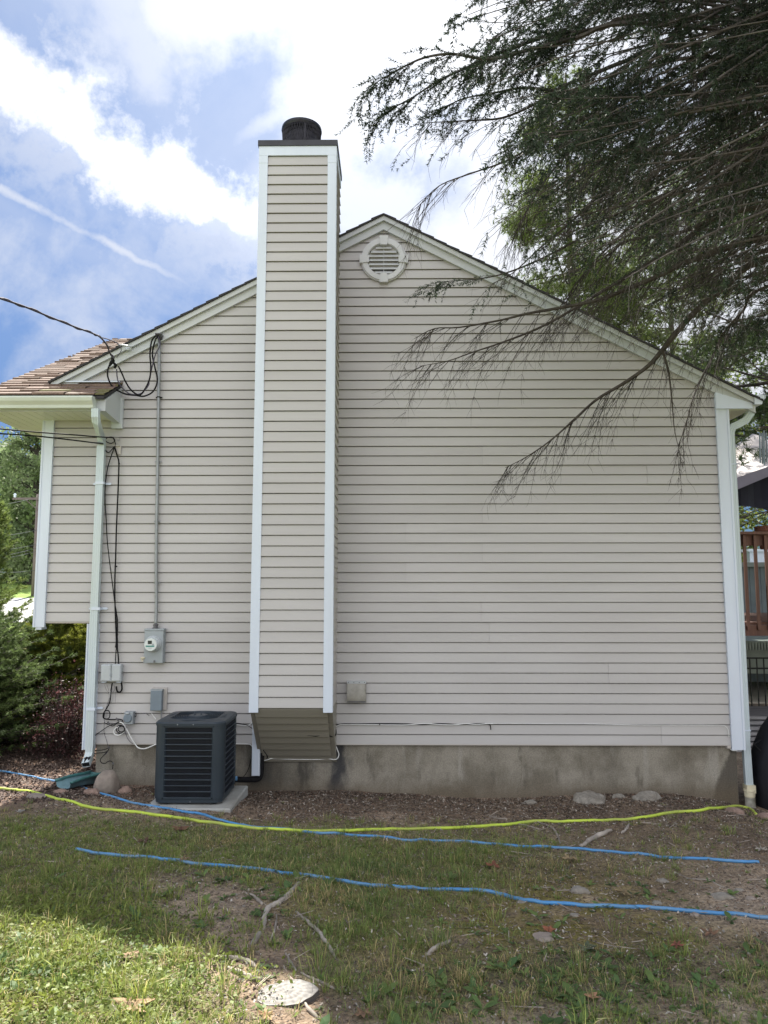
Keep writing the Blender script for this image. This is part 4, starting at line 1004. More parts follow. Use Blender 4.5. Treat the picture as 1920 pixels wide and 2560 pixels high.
    for k in range(3):
        a=k*2.1; bl=MB(); V=[]
        for (rr,da,dz) in ((.05,-.2,-.05),(.05,.25,-.02),(.24,.45,-.025),(.24,-.25,-.055)): V.append((cx+rr*math.cos(a+da),cy+rr*math.sin(a+da),z1+dz))
        bl.add(V+[(x,y,z-.004) for x,y,z in V],[[0,1,2,3],[7,6,5,4],[0,4,5,1],[1,5,6,2],[2,6,7,3],[3,7,4,0]]); bl.build('fan_blade',M['acg'],t)
    for (lx,z) in ((-.10,z1-.012),(.04,z1-.012),(.03,z0+.012)):
        m=MB(); m.lathe([(.006,-(ya-.0065)),(.005,-(ya-.010))],(cx+lx,0,z),axis='Y',seg=8); m.build('screw',M['galv'],t)
    # concrete pad
    p=MB(); x0,x1,y0,y1=xa-.05,-1.40,-1.035,-.26; q=.012
    V=[(x0,y0,zs-.16),(x1,y0,zs-.16),(x1,y1,zs-.16),(x0,y1,zs-.16),(x0,y0,zs-q),(x1,y0,zs-q),(x1,y1,zs-q),(x0,y1,zs-q),(x0+q,y0+q,zs),(x1-q,y0+q,zs),(x1-q,y1-q,zs),(x0+q,y1-q,zs)]
    p.add(V,[[3,2,1,0],[8,9,10,11]]+[[i,(i+1)%4,4+(i+1)%4,4+i] for i in range(4)]+[[4+i,4+(i+1)%4,8+(i+1)%4,8+i] for i in range(4)])
    o=p.build('equipment_pad',M['pad'],None,loc=Vector((cx,cy,zs-.1))); setp(o,'pale square concrete pad under the condenser unit','pad')
    for sx in (-1,1):
        for sy in (-1,1):
            m=MB(); m.lathe([(.03,-.02),(.03,0)],(cx+sx*.22,cy+sy*.22,z0),seg=12); m.build('foot',M['cable'],t)
aircon()
# ================================================================ SPRUCE beside the house
def limb_path(a,b,sag,n=14,wob=.05,seed=0):
    r=random.Random(seed); a=Vector(a); b=Vector(b); out=[]
    w=[Vector((r.uniform(-1,1),r.uniform(-1,1),r.uniform(-1,1)))*wob for _ in range(4)]
    for i in range(n+1):
        t=i/n; p=a.lerp(b,t); p.z+=sag*4*t*(1-t)
        q=t*3; k=min(int(q),2); p+=w[k].lerp(w[k+1],q-k)*min(1,4*t)*(1 if t<.9 else (1-t)*10)
        out.append(p)
    return out
class Bulk:
    """many thin three-sided tubes and flat blades as arrays"""
    def __init__(s): s.V=[];s.F3=[];s.F4=[];s.n=0;s.C=[]
    def tube(s,pts,r0,r1,seg=3):
        n=len(pts); P_=np.array([tuple(p) for p in pts]); T=np.gradient(P_,axis=0); T/=np.linalg.norm(T,axis=1)[:,None]+1e-9
        up=np.where(np.abs(T[:,2:3])<.9,np.array([[0,0,1.]]),np.array([[0,1.,0]])); A=np.cross(T,up); A/=np.linalg.norm(A,axis=1)[:,None]+1e-9; B=np.cross(T,A)
        r=np.linspace(r0,r1,n)[:,None]
        ring=np.stack([P_+(A*math.cos(2*math.pi*k/seg)+B*math.sin(2*math.pi*k/seg))*r for k in range(seg)],1)
        s.V.append(ring.reshape(-1,3)); b=s.n
        i=np.arange(n-1)[:,None]*seg; k=np.arange(seg)[None,:]; k2=(k+1)%seg
        s.F4.append((np.stack([i+k,i+k2,i+seg+k2,i+seg+k],-1).reshape(-1,4)+b)); s.n+=n*seg
    def build(s,name,mt,parent):
        return raw_mesh(name,np.concatenate(s.V),np.concatenate(s.F4),mt,parent)
def sprigs(centers,dirs,n,length,width,spread,cols,seed,fwd=.55):
    """needle tufts: n narrow triangles round each twig piece. centers/dirs (m,3)"""
    g=np.random.default_rng(seed); m=len(centers)
    C=np.repeat(centers,n,0); D=np.repeat(dirs,n,0)
    C=C+D*g.uniform(-.5,.5,(m*n,1))*spread
    Rn=g.normal(size=(m*n,3)); Rn-=D*(Rn*D).sum(1,keepdims=True); Rn/=np.linalg.norm(Rn,axis=1)[:,None]+1e-9
    W=Rn+D*fwd; W/=np.linalg.norm(W,axis=1)[:,None]
    Sd=np.cross(W,g.normal(size=(m*n,3))); Sd/=np.linalg.norm(Sd,axis=1)[:,None]+1e-9
    L_=length*g.uniform(.6,1.15,(m*n,1)); w=width*g.uniform(.7,1.2,(m*n,1))
    V=np.stack([C-Sd*w*.5,C+Sd*w*.5,C+W*L_],1).reshape(-1,3)
    F=np.arange(len(V)).reshape(-1,3)
    cc=np.repeat(np.repeat(cols,n,0)*g.uniform(.7,1.3,(m*n,1)),3,0)
    return V,F,cc
def spruce():
    r=random.Random(11)
    base=Vector((5.3,-2.6,0)); base.z=G(base.x,base.y)-.05
    t=thing('spruce_tree',base,'large spruce with dead drooping twigs overhanging the gable from the right','tree')
    tr=MB(); tp=[base+Vector((0,0,-.2)),base+Vector((.02,.0,.5)),base+Vector((.05,.03,2.5)),base+Vector((.0,.05,5.5)),base+Vector((.06,0,9)),base+Vector((0,0,13))]
    tr.tube(spline(tp,5),[lerp(.30,.05,i/25) for i in range(26)],14); tr.build('trunk',M['bark'],t,smooth=True)
    def trunk_at(z): return Vector((base.x+.03,base.y+.03,z))
    big=Bulk(); tw=Bulk(); need=[]   # need: (center,dir,colour)
    limbs=[]
    # (list of view points, depth start, depth end, start radius, needle amount, twig amount)
    def off(L): return [(760+x/1.846,y/1.846) for x,y in L]
    man=[
     ([(1659,1030),(1500,1130),(1380,1230),(1290,1330),(1235,1400),(1180,1460),(1080,1530),(980,1590),(900,1660),(800,1750),(700,1820),(612,1865)],-2.2,-1.2,.026,0,1.0),
     ([(1659,945),(1500,985),(1400,1020),(1300,1060),(1200,1110),(1100,1150),(1000,1190),(870,1220),(700,1250),(600,1275),(430,1305),(330,1310),(250,1350)],-2.4,-1.7,.024,0,1.1),
     ([(1659,725),(1560,780),(1480,840),(1400,900),(1300,975),(1200,1040),(1100,1100),(1000,1160),(870,1240),(740,1310),(600,1365),(480,1405),(380,1440),(270,1460)],-2.0,-1.4,.024,0,1.1),
     ([(1659,635),(1450,625),(1250,610),(1100,600),(1000,590),(930,560),(860,540)],-3.2,-2.6,.020,.1,.8),
     ([(1659,430),(1450,392),(1300,370),(1200,378),(1100,385),(950,370),(800,360),(680,350),(560,372),(450,392),(340,440)],-3.0,-2.6,.022,.9,.8),
     ([(1200,60),(1000,110),(900,130),(790,140),(700,170),(580,215),(480,260),(350,320),(240,390),(150,440),(90,500)],-3.0,-2.8,.016,1.0,.8),
     ([(1150,90),(900,150),(700,200),(550,235),(400,215),(290,230),(200,270),(130,310),(55,355)],-3.2,-3.0,.014,1.0,.6),
     ([(1300,180),(1100,240),(950,300),(840,345),(720,420),(600,470),(480,480),(380,485),(280,490)],-2.8,-2.5,.015,.15,.9),
     ([(1290,0),(1310,70),(1340,120),(1362,200),(1375,330),(1400,450)],-3.4,-3.3,.009,0,.3),
     ([(1430,0),(1445,55),(1500,100),(1560,200),(1600,330),(1659,560)],-3.3,-3.2,.010,0,.3),
     ([(1400,60),(1250,180),(1100,350),(950,520),(800,680),(720,800),(680,880),(640,960)],-2.2,-1.6,.018,.0,1.2),
     ([(1500,350),(1300,520),(1150,640),(1000,760),(880,880),(760,980),(640,1090),(560,1130)],-2.0,-1.4,.018,.25,1.0),
     ([(1600,560),(1400,690),(1200,820),(1050,960),(950,1060),(860,1180),(780,1300)],-1.9,-1.2,.018,.0,1.3),
     ([(1250,240),(1050,400),(900,480),(760,560),(620,640),(480,690),(350,740),(268,820)],-2.7,-2.4,.012,.0,.6),
     ([(1659,1140),(1560,1240),(1480,1330),(1440,1420),(1370,1560),(1330,1700),(1300,1780)],-2.0,-1.6,.012,0,.9),
     ([(1240,1400),(1262,1480),(1275,1580),(1285,1700),(1300,1775)],-1.9,-1.8,.008,0,.5),
     ([(1000,900),(800,1010),(640,1080),(520,1110),(400,1120),(330,1128)],-1.6,-1.2,.008,.6,.45),
     ([(1659,820),(1450,870),(1300,930),(1100,960),(1000,1030),(850,1090),(700,1120)],-2.6,-2.0,.018,.1,.7),
    ]
    for (L,y0,y1,rr,nd,tws) in man:
        pts=[P(*off([q])[0],lerp(y0,y1,i/(len(L)-1))) for i,q in enumerate(L)]
        if L[0][0]>=1500 or L[0][1]<250:   # carry it back to the trunk
            pts=[trunk_at(pts[0].z+.25*abs(base.x-pts[0].x)+.1)]+[pts[0].lerp(trunk_at(pts[0].z+.3),.45)]+pts
        limbs.append((spline(pts,4),rr,nd,tws,1))
    # further limbs radiating from the trunk
    spread=[]
    for k in range(178):
        # tips spread over the part of the sky the crown covers
        v=r.uniform(-260,720); edge=np.interp(v,[-260,0,60,150,280,340,460,600,700,820],[900,900,930,920,960,1010,960,1020,1180,1330])
        u=edge+abs(r.gauss(0,1))*260+r.uniform(30,150); 
        if u>1750: u=r.uniform(edge+100,1700)
        Y=r.uniform(-4.6,-.9) if v<640 else r.uniform(-3.0,-1.0)
        tip=P(u,v,Y); z=tip.z+(base.x-tip.x)*(r.uniform(.35,.85) if v>60 else r.uniform(.1,.5))
        a=trunk_at(min(max(z,2.6),12.4)); 
        limbs.append((limb_path(a,tip,-.05-.1*r.random(),14,.10,k),r.uniform(.011,.020),(1.0 if v<330 else ((.8 if r.random()<.65 else .2) if v<450 else (.45 if r.random()<.4 else .05))),(.55 if v>250 else .35),0))
    for k in range(26):     # limbs on the far side and behind the camera, seen only from elsewhere
        a_=r.uniform(-1.6,1.6); z=r.uniform(3,12); L_=lerp(3.2,1.0,(z-3)/9)*r.uniform(.8,1.1)
        limbs.append((limb_path(trunk_at(z),trunk_at(z)+Vector((math.cos(a_)*L_,math.sin(a_)*L_,-.5)),-.05,10,.08,200+k),.016,.9,.25,0))
    for li,(pts,rr,nd,tws,main) in enumerate(limbs):
        n=len(pts); L_=sum((pts[i+1]-pts[i]).length for i in range(n-1))
        big.tube(pts,rr*1.4,.0022,5)
        cnt=int(L_*(12.5 if main else 10)*tws)+4
        for q in range(cnt):
            tt=r.uniform(.12,.99) if not main else r.uniform(.10,.995); i=min(int(tt*(n-1)),n-2); f=tt*(n-1)-i
            p=pts[i].lerp(pts[i+1],f); d=(pts[i+1]-pts[i]).normalized()
            side=d.cross(Vector((0,0,1))).normalized()*r.choice((-1,1))
            ang=r.uniform(.25,.75); droop=r.uniform(.15,1.0) if (nd<.5) else r.uniform(-.05,.4)
            dd=(d*(1-ang*.5)+side*ang*r.uniform(.2,.9)+Vector((0,0,-droop))).normalized()
            ln=min(.85,L_*.3)*(1.05-tt*(.55 if main and nd==0 else .75))*r.uniform(.35,1.0)+.07
            if main and nd>=.8: ln*=.72
            m=5; sp=[p]; c=p; 
            for s_ in range(m):
                dd=(dd+Vector((r.uniform(-.14,.14),r.uniform(-.14,.14),r.uniform(-.14,.10)-.03))).normalized(); c=c+dd*(ln/m); 
                if c.y>-.16 and c.z<roofz(c.x)+.1: c.y=-.16
                sp.append(c)
            tw.tube(sp,.0034 if ln>.35 else .0024,.0009)
            # sub twigs
            for w in range(int(ln*(16 if nd<.5 else 12))+1):
                k=r.randrange(1,m+1); a=sp[k]; dq=(sp[k]-sp[k-1]).normalized()
                s2=Vector((r.uniform(-1,1),r.uniform(-1,1),r.uniform(-1,.35))).normalized()
                e=(dq*.8+s2*.75).normalized(); l2=r.uniform(.04,.17)
                mid=a+e*l2*.5; e2=(e+Vector((r.uniform(-.3,.3),r.uniform(-.3,.3),-.12))).normalized(); end=mid+e2*l2*.5
                tw.tube([a,mid,end],.0014,.0006)
                if nd>0 and r.random()<nd*.9 and tt>.25:
                    need.append((a.lerp(end,.55),(end-a).normalized())); need.append((end,e2))
            if nd>.3 and tt>.25:
                for k in range(1,m+1):
                    if r.random()<nd: need.append((sp[k],(sp[k]-sp[k-1]).normalized()))
    big.build('limbs',M['bark'],t); tw.build('dead_twigs',M['twig'],t)
    c=np.array([tuple(a) for a,b in need]); d=np.array([tuple(b) for a,b in need]); g=np.random.default_rng(1)
    k=g.random(len(c))[:,None]; tip=fbm(c[:,0]*2,c[:,2]*2,5,3)[:,None]
    cols=lerp(np.array([[.010,.017,.012]]),np.array([[.032,.052,.028]]),k*.6+tip*.4)
    V,F,cc=sprigs(c,d,13,.028,.0070,.09,cols,3,.7)
    raw_mesh('needles',V,F,M['needle'],t,col=cc)
    print('spruce twigs',tw.n,'needle tris',len(F))
spruce()
# ================================================================ PINES behind the house
def pine(name,loc,h,rad,n_tuft,label,seed,colA,colB,base_h=.12,needle=.11,w=.006,per=16,lean=0,group=None,cond=None):
    r=random.Random(seed); g=np.random.default_rng(seed)
    t=thing(name,loc,label,'tree',group); loc=Vector(loc)
    tr=MB(); tr.tube(spline([loc+Vector((0,0,-.3)),loc+Vector((.05,0,h*.3)),loc+Vector((.1*lean,.05,h*.65)),loc+Vector((0,0,h))],5),[lerp(.2,.03,i/15) for i in range(16)],10); tr.build('trunk',M['bark'],t,smooth=True)
    b=Bulk(); C=[];D=[]; whorls=int(h/.55)
    nb=0
    tot=[]
    for k in range(whorls):
        z=lerp(h*base_h,h*.98,k/(whorls-1)); f=1-(z/h-base_h)/(1-base_h); R0=rad*(.18+.82*math.sin(min(1,f*1.15)*math.pi/2)**.8)
        for q in range(r.randint(5,7)):
            a=r.uniform(0,2*math.pi); L_=R0*r.uniform(.6,1.12); rise=r.uniform(-.05,.30)
            a0=loc+Vector((0,0,z)); e=a0+Vector((math.cos(a)*L_,math.sin(a)*L_,L_*rise)); tot.append((a0,e,L_))
    W_=sum(x[2] for x in tot)
    for (a0,e,L_) in tot:
        pts=limb_path(a0,e,-.06*L_,6,.06,r.random()); b.tube(pts,.035*L_/rad+.008,.006,4)
        d0=(e-a0).normalized(); nt=int(n_tuft*L_/W_)+1
        clumps=max(2,int(L_*2.4)); cl=[]
        for _ in range(clumps):
            tt=r.uniform(.35,1.0); sd=d0.cross(Vector((0,0,1))).normalized()*r.uniform(-.42,.42)*L_*(1.15-tt*.6); cl.append((pts[min(6,int(tt*6))]+sd+Vector((0,0,r.uniform(0,.18))),pts[min(6,int(tt*6))]))
        for c,o in cl: b.tube([o,(o+c)/2+Vector((0,0,.02)),c],.010,.004,3)
        for _ in range(nt):
            c,o=r.choice(cl); p=c+Vector((r.gauss(0,.17),r.gauss(0,.17),r.gauss(0,.085))); 
            if cond and not cond(p): continue
            C.append(tuple(p)); dv=(p-o+d0*.25+Vector((0,0,.15))).normalized(); D.append(tuple(dv))
    b.build('limbs',M['bark'],t)
    C=np.array(C);D=np.array(D); k=(g.random(len(C))[:,None]*.4+fbm(C[:,0]*1.3+C[:,1],C[:,2]*1.3,seed,3)[:,None]*.9).clip(0,1)
    cols=lerp(np.array([colA]),np.array([colB]),k)
    V,F,cc=sprigs(C,D,per,needle,w,.05,cols,seed,.5)
    raw_mesh('crown',V,F,M['needle'],t,col=cc)
pine('pine_tree',(5.2,13.0,0),17.5,3.7,18000,'tall long-needled pine rising behind the right roof slope',31,(.035,.060,.022),(.17,.22,.06),base_h=.14,needle=.17,w=.019,per=13)
pine('pine_tree',(9.6,17.0,0),16.0,4.6,9000,'yellow-green pine farther back, right of the pine behind the roof',32,(.06,.09,.03),(.20,.25,.07),base_h=.08,needle=.2,w=.026,per=11)
pine('pine_tree',(7.8,5.0,0),15.0,4.1,21000,'dark pine filling the sky at the right edge behind the spruce',33,(.018,.032,.016),(.07,.105,.035),base_h=.26,needle=.13,w=.014,per=13)
# ================================================================ broadleaf trees, shrubs
def leaf_cloud(C,n_each,size,cols,seed,flat=.5):
    g=np.random.default_rng(seed); m=len(C)*n_each
    P_=np.repeat(C,n_each,0); A=g.normal(size=(m,3)); A/=np.linalg.norm(A,axis=1)[:,None]; N_=g.normal(size=(m,3)); N_[:,2]+=flat; B=np.cross(A,N_); B/=np.linalg.norm(B,axis=1)[:,None]+1e-9
    s=size*(.5+.95*g.random((m,1))**1.6); V=np.stack([P_-A*s*.5,P_+B*s*.32,P_+A*s*.55,P_-B*s*.32],1).reshape(-1,3); F=np.arange(len(V)).reshape(-1,4)
    cc=np.repeat(np.repeat(cols,n_each,0)*g.uniform(.75,1.25,(m,1)),4,0); return V,F,cc
def broadleaf(loc,h,rad,label,seed,colA,colB,nleaf=9000,size=.16,low=.12,name='leafy_tree',group='trees across the road'):
    r=random.Random(seed); g=np.random.default_rng(seed); t=thing(name,loc,label,'tree',group); loc=Vector(loc)
    tr=MB(); tr.tube(spline([loc+Vector((0,0,-.4)),loc+Vector((.1,0,h*.4)),loc+Vector((-.1,.1,h*.8)),loc+Vector((0,0,h*.95))],4),[lerp(.028*h,.006*h,i/12) for i in range(13)],8); tr.build('trunk',M['bark'],t,smooth=True)
    b=Bulk(); C=[]
    for k in range(34):
        z=lerp(h*low,h*.95,(k+.5)/34); f=(z/h-low)/(1-low); R0=rad*math.sin(math.pi*min(1,max(.08,(1-f)*.9+.06)))**.7 if f>.45 else rad*(.55+.45*f/.45)
        for q in range(3):
            a=r.uniform(0,6.283); L_=R0*r.uniform(.45,1.08); s0=loc+Vector((0,0,z-.12*h*r.random())); e=loc+Vector((math.cos(a)*L_,math.sin(a)*L_,z+r.uniform(-.02,.06)*h)); b.tube(limb_path(s0,e,.1,5,.15,r.random()),.010*h*.4,.012,4)
            for _ in range(4):
                c=s0.lerp(e,r.uniform(.4,1.05))+Vector((r.gauss(0,.1),r.gauss(0,.1),r.gauss(0,.05)))*rad
                m=int(nleaf/(34*3*4)); sg=rad*r.uniform(.07,.15)
                C.append(np.array(c)+g.normal(size=(m,3))*np.array([sg,sg,sg*.6]))
    b.build('limbs',M['bark'],t)
    C=np.concatenate(C); k=(fbm(C[:,0]*.9+C[:,1]*.7,C[:,2]*.9,seed,3)[:,None]*1.2-.1+g.random((len(C),1))*.25).clip(0,1); cols=lerp(np.array([colA]),np.array([colB]),k)
    V,F,cc=leaf_cloud(C,1,size,cols,seed); raw_mesh('crown',V,F,M['leaf'],t,col=cc)
GA,GB=(.10,.15,.085),(.23,.29,.15)  # leaf colours of the far trees lightened to paint in haze
V_=lambda u,y:(u-829)/1599*(y+7.66)
for i,(x,y,h,rad,lab,a,b_,lw) in enumerate([
    (V_(2,38),38,9.0,3.3,'pale green tree across the road, at the left picture edge',GA,GB,.03),
    (V_(48,35),35,9.6,2.4,'tall loose tree with thin trunk across the road, against sky gaps',(.11,.16,.09),(.26,.32,.16),.05),
    (V_(96,42),42,10.0,3.4,'dark tree across the road beside the left corner board',(.07,.11,.07),(.16,.22,.12),.03),
    (V_(30,52),52,10.5,4.8,'far dark tree standing behind the others across the road',(.08,.12,.09),(.17,.22,.14),.03),
    (V_(66,46),46,8.5,3.6,'low bushy dark green tree at the foot of the far trees',(.028,.05,.026),(.06,.10,.04),.0)]):
    broadleaf((x,y,G(x,y)),h,rad,lab,50+i,a,b_,10000,.24,lw)
for i,(x,y,h,rad,lab,a,b_) in enumerate([
    (11.5,20,11,4.2,'bright yellow-green leafy tree beyond the back yard, under the eave',(.09,.13,.03),(.24,.29,.07)),
    (16,22,12,4.5,'dark green tree beyond the back yard at the right edge',(.03,.06,.025),(.10,.15,.05)),
    (9.2,16,4.6,2.2,'low dark shrubby tree behind the deck railing',(.03,.05,.025),(.13,.18,.07))]):
    broadleaf((x,y,G(x,y)-.1),h,rad,lab,70+i,a,b_,8000,.15,.02,group='trees behind the back yard')
def cypress(loc,h,rad,label,seed,ns=420,colA=(.028,.055,.022),colB=(.10,.14,.035),kind='evergreen_shrub'):
    colA=tuple(c*1.5 for c in colA); colB=tuple(c*1.6 for c in colB)
    """feathery evergreen built from sweeping sprays"""
    r=random.Random(seed); g=np.random.default_rng(seed); t=thing(kind,loc,label,'shrub'); loc=Vector(loc); b=Bulk(); C=[];D=[];K_=[]
    b.tube([loc,loc+Vector((0,0,h*.5)),loc+Vector((0,0,h*.95))],.07,.02,6)
    for i in range(ns):
        f=r.random()**.8; z=h*(.04+.92*f); R0=rad*(1-f)**.55*r.uniform(.55,1.08)+.1; a=r.uniform(0,6.283)
        s0=loc+Vector((0,0,z*.8)); e=loc+Vector((math.cos(a)*R0,math.sin(a)*R0,z+R0*r.uniform(.0,.28)))
        pts=limb_path(s0,e,-.05*R0,8,.04,r.random()); b.tube(pts,.012,.003,3)
        kk=r.random()
        for j in range(2,9):
            p=pts[j]; d=(pts[j]-pts[j-1]).normalized(); sd=d.cross(Vector((0,0,1))).normalized()
            for s in (-1,1):
                for q in range(2):
                    ln=(.20-.014*j)*r.uniform(.6,1.2); dd=(d*.8+sd*s*.75+Vector((0,0,r.uniform(-.25,.15)))).normalized(); e2=p+dd*ln; b.tube([p,e2],.0030,.001,3)
                    for w in range(1,5): C.append(tuple(p.lerp(e2,w/4))); D.append(tuple(dd)); K_.append(kk)
            C.append(tuple(p)); D.append(tuple(d)); K_.append(kk)
    b.build('branches',M['bark'],t)
    C=np.array(C);D=np.array(D);k=(np.array(K_)[:,None]*.5+g.random((len(C),1))*.25+.45*fbm(C[:,0]*3,C[:,2]*3,seed,2)[:,None]).clip(0,1)
    V,F,cc=sprigs(C,D,6,.048,.009,.04,lerp(np.array([colA]),np.array([colB]),k),seed,.9); raw_mesh('foliage',V,F,M['needle'],t,col=cc)
cypress((-5.75,2.6,.2),3.35,.80,'tall narrow feathery evergreen at the left picture edge, above the road',93,230,(.04,.07,.03),(.17,.22,.06))
cypress((-5.35,1.35,.2),1.78,1.75,'broad feathery evergreen shrub below the overhanging corner, beside the mulch',91,560,(.028,.050,.024),(.10,.14,.045))
cypress((-4.55,2.7,.2),1.75,1.0,'yellow-tipped evergreen shrub under the overhanging corner',92,330,(.04,.07,.02),(.22,.24,.04))
def shrub(loc,h,rad,label,seed,colA,colB,n=6500,size=.035):
    r=random.Random(seed); g=np.random.default_rng(seed); t=thing('leafy_shrub',loc,label,'shrub'); loc=Vector(loc); b=Bulk(); C=[]
    for i in range(70):
        a=r.uniform(0,6.283); R0=rad*math.sqrt(r.random()); z=h*math.sqrt(max(.05,1-(R0/rad)**2))*r.uniform(.5,1.05); e=loc+Vector((math.cos(a)*R0,math.sin(a)*R0,z)); b.tube(limb_path(loc,e,.08,6,.05,r.random()),.008,.002,3)
        m=n//70; tt=g.uniform(.35,1.05,(m,1)); C.append(np.array(loc)+(np.array(e)-np.array(loc))*tt+g.normal(size=(m,3))*.07)
    b.build('branches',M['bark'],t); C=np.concatenate(C); k=(fbm(C[:,0]*5,C[:,2]*5,seed,3)[:,None]*1.4-.2).clip(0,1)
    V,F,cc=leaf_cloud(C,1,size,lerp(np.array([colA]),np.array([colB]),k),seed,1); raw_mesh('foliage',V,F,M['leaf'],t,col=cc)
shrub((-3.80,1.15,.2),1.05,.45,'dark red-leaved shrub beside the corner board under the overhang',95,(.022,.015,.016),(.11,.045,.048),6500,.026)
shrub((-5.1,2.4,.2),.75,.6,'low dark green shrub at the foot of the evergreen',96,(.02,.04,.02),(.07,.11,.04))
# ---- utility pole
def utility_pole():
    x,y=-14.15,24.5+1.5; z=G(x,y); top=P(82,1068,y).z; X=P(81,1150,y).x
    t=thing('utility_pole',(X,y,z),'weathered wooden utility pole with crossarm beside the left corner board','utility pole')
    m=MB(); m.tube([(X,y,z-.3),(X+.0,y,top)],[.15,.12],10); m.build('pole_shaft',M['pole'],t,smooth=True)
    zc=P(90,1078,y).z; m=MB(); m.box((X-1.15,y-.17,zc-.05),(X+.9,y-.13,zc+.05)); m.tube([(X-.55,y-.15,zc-.04),(X,y-.14,zc-.5)],.02,4); m.build('crossarm',M['pole'],t)
    for dx in (-1.05,.7):
        m=MB(); m.lathe([(.03,0),(.06,.04),(.05,.10),(.07,.14),(.03,.2)],(X+dx,y-.15,zc+.05),seg=10); m.build('insulator',M['trim'],t)
    for k,(v0,v1,xr) in enumerate(((1079,1082,-18),(1145,1150,-18),(1176,1180,-18),(1184,1196,-18),(1191,1202,-18),(1232,1222,-18))):
        a=P(80 if k else 62,v0,y-.2); b=P(-60,v1+6,y-6); mid=(a+b)/2+Vector((0,0,-.12)); m=MB(); m.tube(spline([a,mid,b],6),.010,4); o=m.build('street_wire',M['faint'],None,loc=a); setp(o,('topmost grey wire, from the crossarm end','second grey wire down on the wooden pole, alone','upper wire of the close bundle at mid pole','middle wire of the close bundle at mid pole','lowest wire of the close bundle at mid pole','single slanting wire below the bundle, near the shrub tips')[k],'wire','wires on the utility pole')
utility_pole()
# ================================================================ BACK YARD seen past the right corner
def canopy():
    Y=3.0; t=thing('patio_canopy',(6.4,4.4,1.85),'pale-topped patio canopy with grey-purple valance, beyond the right corner','canopy')
    a=P(1585,1034,Y); x0=a.x-.6; x1=x0+3.4; y0=Y; y1=Y+3.2; ze=a.z-.17; cx,cy=(x0+x1)/2,(y0+y1)/2
    zl=P(1585,1034,Y).z; zr=P(1659,1008,Y).z; xr_=P(1659,1008,Y).x
    sl=(zr-zl)/(xr_-a.x); 
    E0=lambda x:zl+sl*(min(x,cx)-a.x)-sl*max(0,x-cx)
    V=[(x0,y0,E0(x0)),(cx,y0,E0(cx)),(x1,y0,E0(x1)),(x1,cy,E0(x1)),(x1,y1,E0(x1)),(cx,y1,E0(cx)),(x0,y1,E0(x0)),(x0,cy,E0(x0)),(cx,cy,E0(cx)+.62)]
    V2=[(x,y,z-.012) for x,y,z in V]
    F=[[i,(i+1)%8,8] for i in range(8)]; F2=[[9+(i+1)%8,9+i,17] for i in range(8)]
    m=MB(); m.add(V+V2,F+F2+[[i,9+i,9+(i+1)%8,(i+1)%8] for i in range(8)]); m.build('canvas_roof',M['canvas'],t)
    m=MB(); n=22
    for (pa,pb) in (((x0,y0),(x1,y0)),((x1,y0),(x1,y1)),((x1,y1),(x0,y1)),((x0,y1),(x0,y0))):
        V=[]
        for k in range(n+1):
            q=k/n; x=lerp(pa[0],pb[0],q); y=lerp(pa[1],pb[1],q); z=E0(x) ; w=.03*math.sin(q*9)
            V+=[(x,y-.01,z),(x,y-.02+w*.3,z-.16-.02*math.sin(q*math.pi*4))]
        m.add(V,[[2*k,2*k+1,2*k+3,2*k+2] for k in range(n)])
    m.build('valance',M['valance'],t)
    m=MB(); 
    for k in range(16):
        q=k/15; xa=lerp(x0+.12,x1-.12,q)
    V=[];n=30
    for k in range(n+1):
        x=lerp(x0+.12,x1-.12,k/n); yy=y0+.14+.03*math.sin(k*1.7); V+=[(x,yy,E0(x)-.02),(x,yy+.015,E0(cx)-.46 if False else zl-.40-.02*math.sin(k*.8))]
    m.add(V,[[2*k,2*k+1,2*k+3,2*k+2] for k in range(n)]); 
    V=[]
    for k in range(n+1):
        y=lerp(y0+.12,y1-.12,k/n); V+=[(x0+.13,y,E0(x0)-.02),(x0+.13,y,zl-.40)]
    m.add(V,[[2*k,2*k+1,2*k+3,2*k+2] for k in range(n)]); m.build('rolled_netting',M['net'],t)
    for x in (x0+.08,x1-.08):
        for y in (y0+.08,y1-.08):
            m=MB(); m.box((x-.03,y-.03,1.86),(x+.03,y+.03,E0(x)-.02)); m.build('canopy_post',M['black'],t)
canopy()
def deck():
    Y=1.9; a=P(1590,1150,Y); zt=a.z; zf=P(1600,1350,Y).z; zb=P(1600,1368,Y).z-.03; x0=3.62; x1=8.2
    t=thing('deck',(5.5,Y,0),'red-brown stained raised deck with wooden railing, past the right corner','deck')
    m=MB(); 
    for k in range(28): m.box((x0,Y+.02+k*.145,zf),(x1,Y+.155+k*.145,zf+.035))
    m.build('deck_boards',M['deck'],t)
    m=MB(); m.box((x0,Y-.02,zb),(x1,Y+.018,zf-.002)); m.build('rim_board',M['deck'],t)
    m=MB(); m.box((x0,Y-.07,zt-.03),(x1,Y+.07,zt+.006)); m.build('cap_rail',M['deck'],t)
    m=MB(); m.box((x0,Y-.005,zt-.17),(x1,Y+.03,zt-.0305)); m.build('top_rail',M['deck'],t)
    x=P(1609,1250,Y).x
    n=0; x-=.135*5
    while x<x1:
        if x>x0:
            m=MB(); m.box((x-.019,Y-.044,zf-.06),(x+.019,Y-.0205,zt-.04)); m.build('baluster',M['deck'],t)
        x+=.135
    for x in (x0+.05,x0+2.3,x1-.05):
        m=MB(); m.box((x-.045,Y+.035,-.1),(x+.045,Y+.125,zt-.031)); m.build('deck_post',M['deck'],t)
        m=MB(); m.box((x-.045,Y+3.8,-.1),(x+.045,Y+3.9,zf)); m.build('deck_post',M['deck'],t)
deck()
